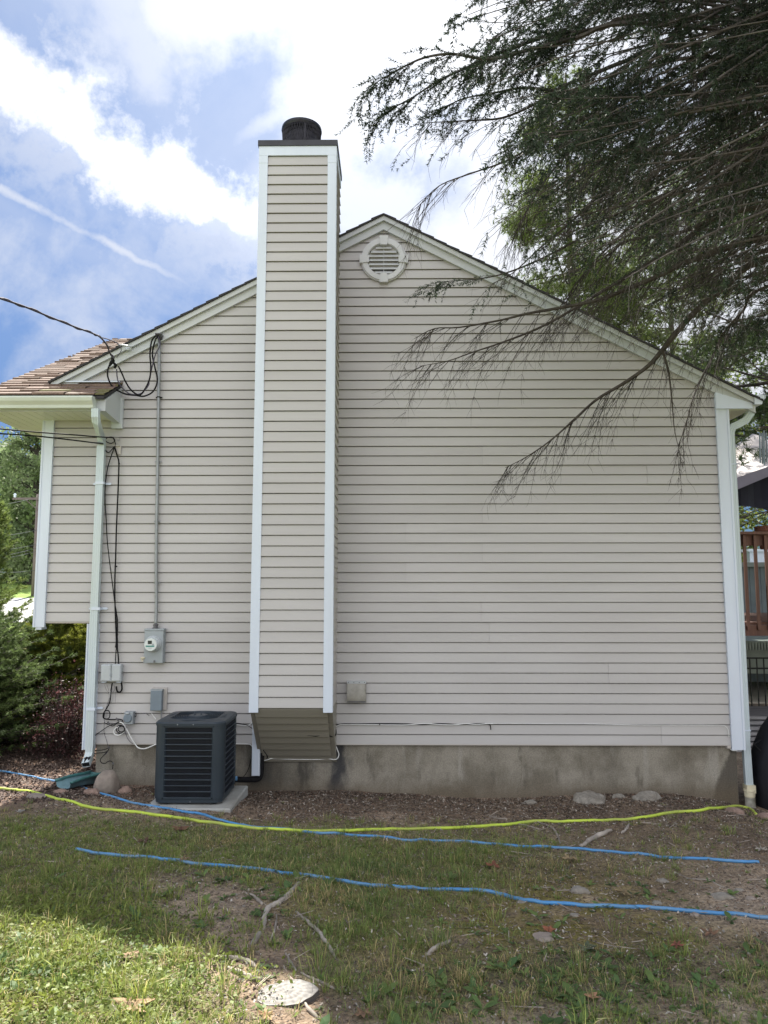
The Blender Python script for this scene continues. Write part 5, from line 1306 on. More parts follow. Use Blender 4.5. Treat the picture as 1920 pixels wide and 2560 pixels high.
def planter_post():
    c=P(1656,1140,3.4); t=thing('flower_pot',c,'terracotta flower pot on the deck beside the picture edge','pot')
    m=MB(); m.lathe([(.10,-.32),(.15,-.06),(.17,-.055),(.17,.02),(.15,.02)],c,seg=20); m.build('pot_body',mat('terracotta',(.16,.07,.045),.9,noise=(9,.2)),t)
planter_post()
def shed():
    Y=8.5; a=P(1590,1215,Y); x0=a.x-1.6; x1=a.x+4; t=thing('shed',(x0+2,Y+1,0),'low blue-grey board shed seen between the deck balusters','shed')
    zb=.2
    m=MB()
    for k in range(24): m.box((x0+k*.235,Y,zb),(x0+k*.235+.228,Y+.03,a.z-.1))
    m.box((x0,Y+.031,zb),(x1,Y+2.4,a.z-.12)); m.build('board_wall',M['shed'],t)
    m=MB(); m.box((x0-.1,Y-.10,a.z-.098),(x1+.1,Y+2.6,a.z)); m.build('flat_roof',mat('shed_roof_edge',(.20,.23,.24),.8,noise=(5,.1)),t)
    c=P(1637,1190,12); t2=thing('garden_post',(c.x,12,G(c.x,12)),'white square post beyond the shed, seen through the railing','post')
    m=MB(); m.box((c.x-.22,12,G(c.x,12)-.1),(c.x+.22,12.3,c.z-.02)); m.build('post_shaft',M['trim'],t2); m=MB(); m.box((c.x-.28,11.95,c.z-.0195),(c.x+.28,12.35,c.z+.05)); m.build('post_cap',M['trim'],t2)
shed()
def pool():
    Y=7.2; zt=P(1600,1380,Y).z; zb=P(1600,1452,Y).z; cx,cy,r=7.6,Y+3.4,3.7
    t=thing('swimming_pool',(cx,cy,zb),'pale green above-ground pool wall with ribbed rim below the deck','pool')
    m=MB(); m.lathe([(r,0),(r,zt-zb-.22)],(cx,cy,zb),seg=72); m.build('steel_wall',M['pool'],t,smooth=False)
    m=MB(); m.lathe([(r+.05,zt-zb-.215),(r+.06,zt-zb-.02),(r-.10,zt-zb),(r-.10,zt-zb-.03)],(cx,cy,zb),seg=72)
    for k in range(220):
        a=-math.pi+k*math.pi/220*1.0; x,y=cx+math.cos(a)*(r+.06),cy+math.sin(a)*(r+.06); m.box((x-.014,y-.02,zt-.19),(x+.014,y+.02,zt-.05))
    m.build('ribbed_rim',M['pool'],t)
    m=MB(); m.lathe([(r-.05,0),(r-.05,.01)],(cx,cy,zt-.25),seg=40); m.build('water',mat('pool_water',(.05,.25,.30),.05),t)
    # sunlit slab under it
    m=MB(); m.box((2.8,6.9,G(6,6.9)-.02),(14,12.5,G(6,6.9)+.03)); o=m.build('paved_strip',mat('cream_paving',(.55,.52,.45),.9,noise=(2,.1)),None,loc=Vector((6,7,0))); setp(o,'cream paved strip at the foot of the pool','paving',kind='structure')
pool()
def yard_fence():
    a=P(1596,1421,4.6); b=P(1659,1426,4.45); zt0=a.z; zb=P(1600,1556,4.6).z; t=thing('metal_fence',(5.6,4.5,zb),'black metal picket fence below the deck, behind the covered grill','fence')
    x0=3.7; x1=9.0
    def at(x): q=(x-a.x)/(b.x-a.x); return lerp(4.6,4.45,q) if q<3 else 4.3, 0
    yy=4.55; f=M['black']
    for z in (zt0-.012,P(1600,1443,4.6).z-.012,zb): m=MB(); m.box((x0,yy-.015,z),(x1,yy+.015,z+.026)); m.build('rail',f,t)
    x=x0+.06
    while x<x1:
        m=MB(); m.box((x-.008,yy-.008,zb-.05),(x+.008,yy+.008,zt0-.0125)); m.build('picket',f,t); x+=.112
    for x in (x0,x0+1.85,x0+3.7): m=MB(); m.box((x-.025,yy-.025,zb-.12),(x+.025,yy+.025,zt0+.05)); m.build('fence_post',f,t)
yard_fence()
def grill():
    Y=-.15; base=P(1650,1742,Y); z0=G(4.2,Y); t=thing('grill_cover',(4.3,Y+.25,z0),'black fabric cover draped over a grill at the right edge','grill cover')
    # silhouette rises from the left foot to a shoulder: rounded draped box
    prof=[(0,.97,1.0),(.25,1.0,1.0),(.5,.98,.95),(.68,.9,.9),(.83,.79,.85),(.95,.66,.75),(1.04,.50,.6),(1.09,.2,.3)]
    xl=P(1609,1720,Y+.25).x+.10; cx=xl+.62; cy=Y+.25; H=P(1655,1528,Y).z-z0; V=[];seg=40
    for (h,sx,sy) in prof:
        for k in range(seg):
            a=2*math.pi*k/seg; w=1+.035*math.sin(a*7+h*3)*(1.1-h)+.02*math.sin(a*13+1)
            ex=abs(math.cos(a))**.7*math.copysign(1,math.cos(a)); ey=abs(math.sin(a))**.7*math.copysign(1,math.sin(a))
            V.append((cx+ex*.62*sx*w,cy+ey*.34*sy*w,z0-.03+h*H/1.09))
    n=len(prof); F=[[i*seg+k,i*seg+(k+1)%seg,(i+1)*seg+(k+1)%seg,(i+1)*seg+k] for i in range(n-1) for k in range(seg)]+[[(n-1)*seg+k for k in range(seg)]]
    raw_mesh('draped_cover',V,F,M['cover'],t,smooth=True)
    m=MB(); 
    pts=[(cx+.63*math.cos(a)*.985,cy+.35*math.sin(a)*.985,z0+H*.62) for a in np.linspace(0,2*math.pi,30)]
    m=MB(); m.tube([(cx-.58,cy-.1,z0+H*.66),(cx-.66,cy-.12,z0+H*.62),(cx-.60,cy-.14,z0+H*.56)],.008,6); m.build('drawstring',M['cable'],t)
grill()
def planks():
    z=G(4.1,2.8); t=thing('plank_stack',(4.7,3.2,z),'stack of rippled grey planks behind the right downspout','planks')
    r=random.Random(3)
    for k in range(7):
        m=MB(); y=2.6+r.uniform(-.02,.02); zz=z+.0+k*.062; m.bbox((3.85+r.uniform(-.05,.05),y+.05*k,zz),(6.0,y+.05*k+.9,zz+.045),.006); m.build('plank',M['plank'],t)
planks()
def chime():
    Y=-.9; t=thing('wind_chime',P(1650,900,Y),'thin metal wind chime tubes hanging at the right edge below the gutter','wind chime')
    a=P(1650,885,Y)
    m=MB(); m.lathe([(.045,0),(.045,.012)],P(1651,925,Y),seg=16); m.tube([P(1651,925,Y),P(1651,860,Y),P(1668,780,Y)],.0015,4); m.build('top_disc',M['bark'],t)
    for k,(u,v0,v1) in enumerate(((1641,935,1000),(1646,935,1002),(1650,930,1005),(1655,935,998))):
        m=MB(); m.tube([P(u,v0,Y+.03*(k%2)),P(u+1.5,v1,Y+.03*(k%2))],.0075,8); m.build('tube',M['bluegrey'],t); m=MB(); m.tube([P(u,v0,Y),P(1651,925,Y)],.001,3); m.build('cord',M['cable'],t)
chime()
# ================================================================ THINGS ON THE GROUND
def hose(pts,r,mt,label,lift=0):
    W_=[]
    for (u,v) in pts:
        p=PG(u,v,r*.9); W_.append(p)
    sp=spline(W_,10)
    for i,p in enumerate(sp):
        g=G(p.x,p.y)+r*.85; p.z=max(p.z*.35+g*.65,g-.003) if p.y<.3 else p.z
    m=MB(); m.tube(sp,r,9); o=m.build('garden_hose',M[mt],None,smooth=True,loc=W_[0]); setp(o,label,'hose'); return o
hose([(-60,1700),(0,1703),(60,1709),(130,1727),(200,1745),(270,1752),(400,1768),(470,1778),(560,1790),(640,1794),(730,1794),(800,1792),(960,1789),(1080,1782),(1150,1774),(1260,1773),(1370,1768),(1450,1755),(1530,1746),(1590,1741),(1620,1747),(1634,1760)],.0135,'yelhose','bright yellow-green garden hose lying across the lawn to the right downspout')
hose([(-60,1658),(0,1665),(80,1680),(160,1695),(200,1708),(290,1735),(380,1750),(430,1757),(480,1772),(560,1788),(640,1793),(700,1800),(800,1806),(880,1815),(980,1817),(1050,1822),(1150,1829),(1250,1833),(1350,1843),(1450,1853),(1560,1858),(1640,1862)],.011,'bluehose','upper blue garden hose, crossing the yellow one below the condenser')
hose([(165,1834),(230,1845),(300,1850),(380,1858),(440,1867),(520,1874),(600,1884),(680,1893),(760,1906),(860,1916),(960,1921),(1020,1922),(1080,1931),(1150,1945),(1230,1952),(1330,1957),(1430,1962),(1540,1972),(1659,1982),(1740,1990)],.0115,'bluehose','lower blue garden hose, nearest the camera, half hidden in grass at its left end')
def rock_mesh(w,d,h,seed,rough=.16):
    g=np.random.default_rng(seed); nu,nv=22,14; V=[]
    off=g.uniform(0,50,2)
    cuts=[]
    for _ in range(7):
        n=g.normal(size=3); n[2]=abs(n[2])*.8; n/=np.linalg.norm(n); cuts.append((n,g.uniform(.74,.95)))
    for j in range(nv+1):
        th=math.pi*j/nv
        for i in range(nu):
            ph=2*math.pi*i/nu; p=np.array((math.sin(th)*math.cos(ph),math.sin(th)*math.sin(ph),math.cos(th)))
            p=p*(1+rough*2*(float(fbm(p[0]*1.7+off[0]+p[2],p[1]*1.7+off[1]-p[2]*.7,seed%97,3))-.5))
            for n,c in cuts:
                q=p@n
                if q>c: p=p-n*(q-c)*.9
            V.append((p[0]*w/2,p[1]*d/2,p[2]*h/2))
    F=[[j*nu+i,(j+1)*nu+i,(j+1)*nu+(i+1)%nu,j*nu+(i+1)%nu] for j in range(nv) for i in range(nu)]
    return np.array(V),F
ROCKS=[ # u,v, width px, height ratio, material, label
 (229,1712,54,.9,'stone','largest rounded brown fieldstone beside the green splash tray'),
 (197,1716,34,.5,'stone3','small reddish stone just left of the largest fieldstone, by the blue hose'),
 (268,1713,28,.6,'stone3','small tan stone between the largest fieldstone and the condenser'),
 (78,1724,46,.25,'stone','flat dark stone between the blue and yellow hoses at the far left'),
 (129,1713,30,.35,'stone3','low dark stone below the green splash tray'),
 (326,1757,40,.25,'stone2','flat pale slab piece at the front left corner of the condenser pad'),
 (1277,1733,78,.40,'stone2','widest pale crumbly rock at the foundation, left of a row of three'),
 (1337,1724,30,.45,'stone2','small pale rock in the middle of the row of three at the foundation'),
 (1402,1728,60,.42,'stone2','pale rock at the right end of the row of three at the foundation'),
 (1146,1736,34,.3,'stone2','low pale rock at the foundation, well left of the row of three'),
 (1590,1757,34,.55,'stone3','pinkish rock beside the foot of the right downspout'),
 (1654,1770,38,.5,'stone3','tan rock at the right edge below the covered grill'),
 (1371,1860,13,.7,'stone2','small whitish pebble just below the upper blue hose, right half'),
 (1187,1852,20,.35,'stone2','small flat pale stone below the upper blue hose near the middle'),
 (1252,1928,42,.45,'stone2','grey-white angular stone above the lower blue hose'),
 (1240,1979,18,.5,'stone2','small round white stone just below the lower blue hose'),
 (1175,2031,44,.3,'stone','flat grey stone with a red leaf beside it'),
 (1502,1978,17,.6,'stone','small grey pebble touching the lower blue hose on the right'),
 (1565,1940,42,.3,'stone2','flat pale slab stone above the lower blue hose at right'),
 (1598,1927,18,.6,'stone2','small pale pebble right of the flat slab stone, upper one'),
 (1622,1944,18,.6,'stone','round grey pebble right of the flat slab stone, near the edge'),
 (1432,1905,22,.45,'stone2','oblong pale pebble between the two blue hoses at right'),
 (1420,1953,20,.4,'stone2','low pale stone just above the lower blue hose'),
 (1127,1950,20,.3,'stone2','thin pale stone chip on the moss under the lower blue hose'),
]
for i,(u,v,w,hr,mm,lab) in enumerate(ROCKS):
    p=PG(u,v,0); dpt=(p-Vector(CAM)).length; ww=w*dpt/1640; h=ww*hr*(.72 if v>1720 else 1.0)
    V,F=rock_mesh(ww,ww*.8,h*1.35,100+i,.17 if hr>.7 else .5); loc=Vector((p.x,p.y+ww*.12,G(p.x,p.y)+h*(.18 if hr>.7 else .02))); o=raw_mesh('stone',V+np.array(loc),F,M[mm],smooth=(hr>.7),loc=loc); setp(o,lab,'stone','stones in the yard')
LEAVES=[ # u,v,size m,colour,label,kind
 (390,1796,.14,(.16,.085,.05),'curled brown leaf just below the condenser pad'),
 (312,1822,.12,(.12,.07,.045),'dark brown leaf lying on grass left of centre above the lower blue hose'),
 (44,1757,.09,(.30,.29,.26),'pale curled leaf on grass at the far left under the yellow hose'),
 (397,1861,.09,(.24,.17,.10),'tan leaf touching the lower blue hose on the left'),
 (1067,1875,.13,(.24,.095,.055),'reddish-brown star-shaped leaf between the two blue hoses'),
 (1232,1860,.13,(.30,.23,.13),'tan lobed leaf below the upper blue hose'),
 (1347,1934,.11,(.26,.20,.11),'tan star-shaped leaf right of the grey-white angular stone'),
 (1186,2016,.085,(.34,.13,.07),'orange-red leaf beside the flat grey stone'),
 (1535,2024,.10,(.22,.13,.08),'brown star-shaped leaf at lower right, below the lower hose'),
 (1462,2048,.08,(.24,.09,.06),'small red leaf in the weeds at lower right'),
 (1268,2055,.11,(.10,.12,.07),'large grey-green leaf lying on dark soil'),
 (1280,2160,.07,(.42,.24,.14),'small orange leaf in weeds near the bottom, right of centre'),
 (1644,1840,.10,(.40,.37,.32),'pale crumpled leaf at the right edge above the hose end'),
 (290,2184,.16,(.40,.27,.15),'biggest tan oak leaf at the bottom left'),
 (285,2074,.11,(.33,.22,.13),'folded tan leaf in grass left of the sunlit soil'),
 (575,2201,.08,(.40,.25,.13),'yellow-brown leaf at the bottom below the stump'),
 (785,2198,.08,(.24,.15,.09),'brown leaf at the bottom edge right of the stump'),
 (962,1905,.05,(.30,.22,.13),'tiny tan leaf just above the lower blue hose near the middle'),
 (1063,1962,.05,(.34,.24,.14),'tiny tan leaf on the moss below the lower blue hose'),
]
def leaf_obj(i,u,v,s,col,lab):
    r=random.Random(300+i); p=PG(u,v,.004); z=G(p.x,p.y); n=5 if i%3 else 7; pts=[]
    lob=n
    for k in range(lob*4):
        a=2*math.pi*k/(lob*4)-math.pi/2; q=(k%4); rr=(1.0,.62,.36,.62)[q]*(1 if q else r.uniform(.8,1.1)); 
        pts.append((math.cos(a)*rr*.5,math.sin(a)*rr*.5*1.15))
    V=[(0,0,.0)]+[(x,y,0) for x,y in pts]; ya=r.uniform(0,6.28); cu=r.uniform(.2,.7); out=[];C=[]
    tl=r.uniform(-.3,.3)
    for j,(x,y,_) in enumerate(V):
        zz=.12+cu*(x*x*1.2+y*y*.4)+.10*math.sin(x*9+y*7)+.0; X=x*math.cos(ya)-y*math.sin(ya); Y_=x*math.sin(ya)+y*math.cos(ya)
        out.append((p.x+X*s,p.y+Y_*s,z+.016+zz*s*.55+X*s*tl*.3)); k=r.uniform(.8,1.15) if j else .7; C.append(tuple(c*k for c in col))
    F=[[0,j,j%(len(V)-1)+1] for j in range(1,len(V))]
    nV=len(out); out2=[(x,y,zq-.0015) for x,y,zq in out]; F2=[[f[0]+nV,f[2]+nV,f[1]+nV] for f in F]
    o=raw_mesh('fallen_leaf',out+out2,F+F2,M['deadleaf'],col=C+C,loc=Vector((p.x,p.y,z))); setp(o,lab,'leaf','fallen leaves')
for i,l in enumerate(LEAVES): leaf_obj(i,*l)
def cA(x,y): return (x/1.728/K,(2100+y/1.728)/K)
def cB(x,y): return ((960+x/1.728)/K,(2100+y/1.728)/K)
def cC(x,y): return ((1200+x/2.304)/K,(1640+y/2.304)/K)
ROOTS=[(cA,[(1290,195),(1262,228),(1235,255),(1195,283),(1158,303),(1142,350),(1135,392)],.019,'forked grey root running down from a dark knob, left of centre'),
 (cA,[(1125,412),(1108,432),(1090,462)],.017,'short thick bleached root piece below the forked root'),
 (cA,[(1278,316),(1330,360),(1370,395),(1395,430),(1430,480),(1447,512)],.012,'slanting bleached root right of the forked root'),
 (cA,[(1380,330),(1378,360),(1372,392)],.008,'short upright root twig joining the slanting bleached root'),
 (cA,[(1235,493),(1258,535),(1280,572)],.007,'thin straight pale root above the stump'),
 (cA,[(1300,580),(1340,600),(1375,615),(1420,635),(1445,648)],.008,'thin pale root running right from above the stump'),
 (cA,[(930,512),(990,515),(1040,522),(1085,540),(1105,560)],.013,'horizontal grey root just above and left of the stump'),
 (cA,[(985,560),(1030,578),(1080,600),(1130,615)],.014,'half-buried root leading into the stump from the left'),
 (cA,[(1195,325),(1188,390),(1165,445)],.007,'thin upright root right of the short thick bleached piece'),
 (cA,[(880,375),(855,428),(868,458),(885,490)],.006,'thin hooked root in bare soil left of the forked root'),
 (cA,[(452,622),(462,680),(488,728),(508,752)],.011,'pale root at the bottom left near the oak leaf'),
 (cA,[(1318,715),(1350,758),(1392,785)],.010,'pale root running down right from the stump'),
 (cA,[(1082,240),(1110,260),(1135,285)],.013,'short grey root at the upper left of the forked root'),
 (cB,[(185,502),(225,472),(285,442)],.013,'dark knotty root stub in grass left of the moss'),
 (cC,[(585,1105),(640,1065),(700,1035),(755,1012)],.024,'thick dark root between yellow and blue hoses at right'),
 (cC,[(815,1025),(840,1005),(858,975)],.013,'short curved root right of the thick dark root'),
 (cC,[(330,958),(385,980),(425,1002),(450,1045),(462,1085)],.010,'bent bleached root below the yellow hose'),
 (cC,[(55,928),(100,940),(160,944)],.009,'pale root lying just above the yellow hose'),
 (cC,[(205,968),(270,985),(340,1003)],.012,'pale root lying just below the yellow hose'),
 (cC,[(715,790),(722,820),(716,850)],.005,'thin upright twig before the widest pale rock'),
 (cB,[(1258,143),(1320,170),(1400,176),(1455,202),(1545,240)],.006,'long thin brown stick between the blue hoses at right'),
 (cB,[(612,290),(650,320),(675,350),(695,390)],.0035,'thin bent twig on the moss'),
 (cB,[(840,420),(920,445),(1000,462),(1110,475)],.0035,'long thin twig over dark soil')]
for i,(f,L,r_,lab) in enumerate(ROOTS):
    r_*=.8
    rr=random.Random(i); W_=[]
    for q in L: p=PG(*f(*q),0); p.z=G(p.x,p.y)+r_*.7; W_.append(p)
    sp=spline(W_,5); n=len(sp); sp=[p+Vector((rr.uniform(-1,1),rr.uniform(-1,1),rr.uniform(-.6,.6)))*r_*.28 for p in sp]
    m=MB(); m.tube(sp,[r_*(.6+.4*math.sin(math.pi*(k+1)/(n+1)))*rr.uniform(.8,1.2) for k in range(n)],8); o=m.build('exposed_root',M['root'],None,smooth=True,loc=W_[0]); setp(o,lab,'root','roots and sticks on the soil')
def stump():
    c=PG(620,2152,0); z=G(c.x,c.y); t=thing('tree_stump',(c.x,c.y,z),'low pale sawn tree stump with radial cracks near the bottom','stump')
    V=[];C=[];seg=48;rings=9; R0=.108
    def rad(a): return R0*(1+.05*math.sin(a*2+.6)+.04*math.sin(a*5+1)+.02*math.sin(a*11))
    for j in range(rings+1):
        for k in range(seg):
            a=2*math.pi*k/seg; q=j/rings; V.append((c.x+math.cos(a)*rad(a)*q*1.12,c.y+math.sin(a)*rad(a)*q*.95,z+.016+.006*math.cos(a)-.004*q*q+.0015*math.sin(j*2.2)))
            g=.20+.035*math.sin(j*2.6+a)+.04*math.sin(a*17); cr=abs(((a*8/(2*math.pi)+.13*math.sin(a*3))%1)-.5)<.035
            C.append((g*.5,g*.48,g*.46) if cr else (g,g*.96,g*.90))
    F=[[j*seg+k,j*seg+(k+1)%seg,(j+1)*seg+(k+1)%seg,(j+1)*seg+k] for j in range(rings) for k in range(seg)]
    raw_mesh('sawn_face',V,[f[::-1] for f in F] if False else F,mat('sawn_wood',attr='col',rough=.9,noise=(70,.2),bump=(60,.3,.003)),t,col=C)
    V=[]
    for zz,kx in ((-.05,1.10),(.013,1.01)):
        for k in range(seg):
            a=2*math.pi*k/seg; V.append((c.x+math.cos(a)*rad(a)*1.12*kx,c.y+math.sin(a)*rad(a)*.95*kx,z+zz+(.006*math.cos(a) if zz>0 else 0)))
    raw_mesh('bark_rim',V,[[k,(k+1)%seg,seg+(k+1)%seg,seg+k] for k in range(seg)],M['bark'],t)
stump()
def splash():
    a=P(196,1668,-.12); z=G(a.x,-.3); t=thing('splash_tray',(a.x,-.35,z),'dark green plastic splash tray below the left downspout mouth','splash tray')
    p0=PG(205,1672,.05); p1=PG(150,1698,.04); d=(p1-p0); d.z=0; d.normalize(); s=Vector((-d.y,d.x,0)); L_=(p1-p0).length
    st=P(185,1652,-.17); st=Vector((st.x+.06,-.05,0)); d=Vector((-.42,-.9,0)).normalized(); s=Vector((d.y,-d.x,0)); L_=.40
    def tz(q,h): p=st+d*q; return h+G(p.x,p.y)
    V=[];n=8;prof=[(-.5,.085),(-.46,.09),(-.40,.03),(-.2,.012),(.2,.012),(.40,.03),(.46,.09),(.5,.085)]
    for k in range(n+1):
        q=k/n*L_; w=lerp(.16,.21,k/n)
        for (a_,h) in prof: p=st+d*q+s*(a_*w); V.append((p.x,p.y,tz(q,h*(1.15-.4*k/n)+.01)))
    m_=len(prof); F=[[k*m_+j,k*m_+j+1,(k+1)*m_+j+1,(k+1)*m_+j] for k in range(n) for j in range(m_-1)]
    raw_mesh('tray',V,F,mat('pale_blue_green_plastic',(.20,.34,.39),.45,noise=(9,.25,6,(.10,.16,.17),.5)),t,smooth=True)
    for sgn in (-1,1):
        pts=[]; 
        for k in range(n+1): q=k/n*L_; w=lerp(.16,.21,k/n); p=st+d*q+s*(sgn*.48*w); pts.append((p.x,p.y,tz(q,.10*(1.15-.4*k/n)+.01)))
        m=MB(); m.tube(pts,.014,8); m.build('rim',M['teal_plastic'],t,smooth=True)
    pts=[st+s*(x*.16)+Vector((0,0,tz(0,.11))) for x in (-.48,0,.48)]; m=MB(); m.tube(pts,.014,8); m.build('back_rim',M['teal_plastic'],t)
splash()
# ---------------------------------------------------------------- grass, weeds, litter
def blades(P_,H,Wd,lean,cols,name,mt,label,seed,az=None):
    g=np.random.default_rng(seed); n=len(P_); a=g.uniform(0,2*np.pi,n) if az is None else az
    D=np.stack([np.cos(a),np.sin(a),np.zeros(n)],1); Sd=np.stack([-np.sin(a),np.cos(a),np.zeros(n)],1); tw=g.uniform(-1,1,(n,1)); Sd=Sd*np.cos(tw)+D*np.sin(tw)
    up=np.array([[0,0,1.]]); H=H[:,None];Wd=Wd[:,None];l=lean[:,None]
    b=P_; m_=b+up*H*.55+D*H*l*.28; t_=b+up*H*(1-.35*l)+D*H*l*.85
    V=np.stack([b-Sd*Wd*.5,b+Sd*Wd*.5,m_+Sd*Wd*.42,m_-Sd*Wd*.42,t_],1).reshape(-1,3); i=np.arange(n)[:,None]*5
    q=np.concatenate([i,i+1,i+2,i+3],1); tr=np.concatenate([i+3,i+2,i+4],1)
    F=[list(x) for x in q]+[list(x) for x in tr] if False else None
    # all as triangles
    F=np.concatenate([np.concatenate([i,i+1,i+2],1),np.concatenate([i,i+2,i+3],1),tr])
    cc=np.repeat(cols,5,0).reshape(n,5,3).copy(); cc[:,:2]*=.75; 
    o=raw_mesh(name,V,F,M[mt],col=cc.reshape(-1,3),loc=Vector((0,-3,0))); setp(o,label,kind='stuff'); return o
def scatter(n,x0,x1,y0,y1,dens,seed):
    g=np.random.default_rng(seed); x=g.uniform(x0,x1,n); y=g.uniform(y0,y1,n); k=g.random(n)<dens(x,y); return x[k],y[k]
def grass():
    g=np.random.default_rng(5)
    # tufts
    tx,ty=scatter(14000,-4.8,4.4,-5.4,-.35,lambda x,y:lawn_density(x,y)**1.1*.75+.015,6)
    cD=lambda x,y:((960+x/1.728)/K,(1850+y/1.728)/K); cE=lambda x,y:(x/1.728/K,(1850+y/1.728)/K)
    bt=[cD(*q) for q in ((370,1035),(340,1050),(80,910),(80,1090),(20,1190),(1290,865),(900,1190),(580,1175),(300,530),(350,610),(780,575),(480,785),(140,760),(1320,470),(1760,1180),(40,1000),(1270,520))]+[cE(*q) for q in ((370,950),(890,775),(740,970),(830,930),(530,1085),(510,1110),(700,1100),(960,1060),(1090,1020),(1080,830),(890,445),(1600,1120),(1170,900),(970,1120),(1070,925),(1380,950),(1520,1060),(420,670),(760,680),(920,950))]
    bp=[PG(u,v,0) for u,v in bt for _ in range(2)]; nb_=len(bp)
    tx=np.concatenate([tx,[p.x+g.normal()*.012 for p in bp]]); ty=np.concatenate([ty,[p.y+g.normal()*.012 for p in bp]])
    n=22; m=len(tx); sz=(g.uniform(.3,1.15,m)+.9*(g.random(m)<.14))*(.7+.7*fbm(tx*1.2,ty*1.2,9,2)); 
    sz[-nb_:]=g.uniform(1.25,1.9,nb_)
    u,v=toview(tx,ty,ground_z(tx,ty,False)); short=np.clip((1960-v)/150,0,1); sz*=lerp(1.0,.62,short)
    bx=np.repeat(tx,n)+g.normal(size=m*n)*.016*np.repeat(sz,n); by=np.repeat(ty,n)+g.normal(size=m*n)*.016*np.repeat(sz,n)
    H=g.uniform(.022,.085,m*n)*np.repeat(sz,n); az=np.arctan2(by-np.repeat(ty,n),bx-np.repeat(tx,n))+g.normal(size=m*n)*.5
    tone=np.repeat(g.random(m),n); 
    def colour(x,y,tone,k):
        b=fbm(x*1.5,y*1.5,44,3); dry=np.clip((fbm(x*2.2,y*2.2,45,3)-.50)*4,0,1); s=(tone*.5+b*.7).clip(0,1)[:,None]
        c=lerp(np.array([[.040,.080,.036]]),np.array([[.14,.18,.050]]),s); u_,v_=toview(x,y,ground_z(x,y,False)); yel=bump2(u_,v_,60,2160,420,170)[:,None]; c=lerp(c,np.array([[.21,.225,.04]]),yel*.85*g.random((k,1))); d=(g.random(k)<(.16+.45*dry))[:,None]; c=np.where(d,np.array([[.23,.20,.11]])*g.uniform(.6,1.2,(k,1)),c)  # yellower at lower left: sunlight on the grass put into its colour
        return c*g.uniform(1.35,2.6,(k,1))*np.array([[1.05,1.0,.9]])
    P_=np.stack([bx,by,ground_z(bx,by)-.003],1); blades(P_,H,g.uniform(.0018,.0042,m*n),g.uniform(.25,1.1,m*n),colour(bx,by,tone,m*n),'grass_tufts','grass','grass tufts growing over the yard',7,az)
    # even turf
    x,y=scatter(560000,-4.8,4.2,-5.3,-.3,lambda x,y:np.clip(lawn_density(x,y),0,1)**1.3*.52,8); k=len(x)
    P_=np.stack([x,y,ground_z(x,y)-.002],1); uu,vv=toview(x,y,P_[:,2]); hh=lerp(.85,.6,np.clip((1960-vv)/150,0,1))
    blades(P_,g.uniform(.015,.055,k)*hh,g.uniform(.0016,.0036,k),g.uniform(.3,1.3,k),colour(x,y,fbm(x*7,y*7,46,2),k),'lawn_grass','grass','short lawn grass on the left and along the hoses',9)
    # far lawn across the road
    print('grass blades',k+m*n)
grass()
def weeds():
    g=np.random.default_rng(15)
    def dens(x,y):
        u,v=toview(x,y,ground_z(x,y,False)); return .35*np.clip((v-2040)/60,0,1)*(u>880)+.5*bump2(u,v,1300,2130,330,45)+.5*bump2(u,v,250,2190,230,90)+.3*bump2(u,v,250,1990,220,60)+.12*(v>1900)+.25*bump2(u,v,520,1930,160,30)
    x,y=scatter(4600,-2.6,2.8,-5.2,-2.2,dens,16); V=[];F=[];C=[];n0=0
    for xi,yi in zip(x,y):
        z=float(ground_z(xi,yi)); s=g.uniform(.4,1.0)+.8*(g.random()<.2); k=g.integers(4,9); base=g.uniform(.75,1.2); yel=g.random()
        for j in range(k):
            a=g.uniform(0,6.28); L_=s*g.uniform(.022,.055); w=L_*g.uniform(.28,.5); el=g.uniform(.2,.9); d=np.array((math.cos(a)*math.cos(el),math.sin(a)*math.cos(el),math.sin(el))); sd=np.array((-math.sin(a),math.cos(a),0)); o=np.array((xi,yi,z)); dn=np.array((0,0,-.25*L_))
            pts=[o,o+d*L_*.35+sd*w*.42,o+d*L_*.75+sd*w*.5+dn*.4,o+d*L_*1.12+dn,o+d*L_*.75-sd*w*.5+dn*.4,o+d*L_*.35-sd*w*.42]
            mid=o+d*L_*.6+np.array((0,0,-.05*L_)); V+=pts+[mid]; F+=[[n0+q,n0+(q+1)%6,n0+6] for q in range(6)]; n0+=7
            c=lerp(np.array((.075,.145,.055)),np.array((.17,.24,.075)),yel*.7+g.random()*.3)*base; C+=[c]*7
    o=raw_mesh('weeds',np.array(V),np.array(F),M['grass'],col=np.array(C),loc=Vector((0,-3,0))); setp(o,'broad-leaved weeds growing low among the grass',kind='stuff')
    # clover-like carpet at the lower left
    def dn2(x,y):
        u,v=toview(x,y,ground_z(x,y,False)); return .9*bump2(u,v,120,2150,220,130)+.35*bump2(u,v,420,2110,120,60)+.3*bump2(u,v,60,1980,160,60)
    x,y=scatter(80000,-2.6,0,-5.3,-2.8,dn2,18); z=ground_z(x,y)+g.uniform(.006,.045,len(x)); C_=np.stack([x,y,z],1); k=fbm(x*4,y*4,50,3)[:,None]
    V,F,cc=leaf_cloud(C_,1,.021,lerp(np.array([[.07,.13,.04]]),np.array([[.24,.27,.05]]),k),19,2.2); o=raw_mesh('clover',V,F,M['grass'],col=cc,loc=Vector((-1,-4,0))); setp(o,'clover and small leaves carpeting the lower left lawn',kind='stuff')
weeds()
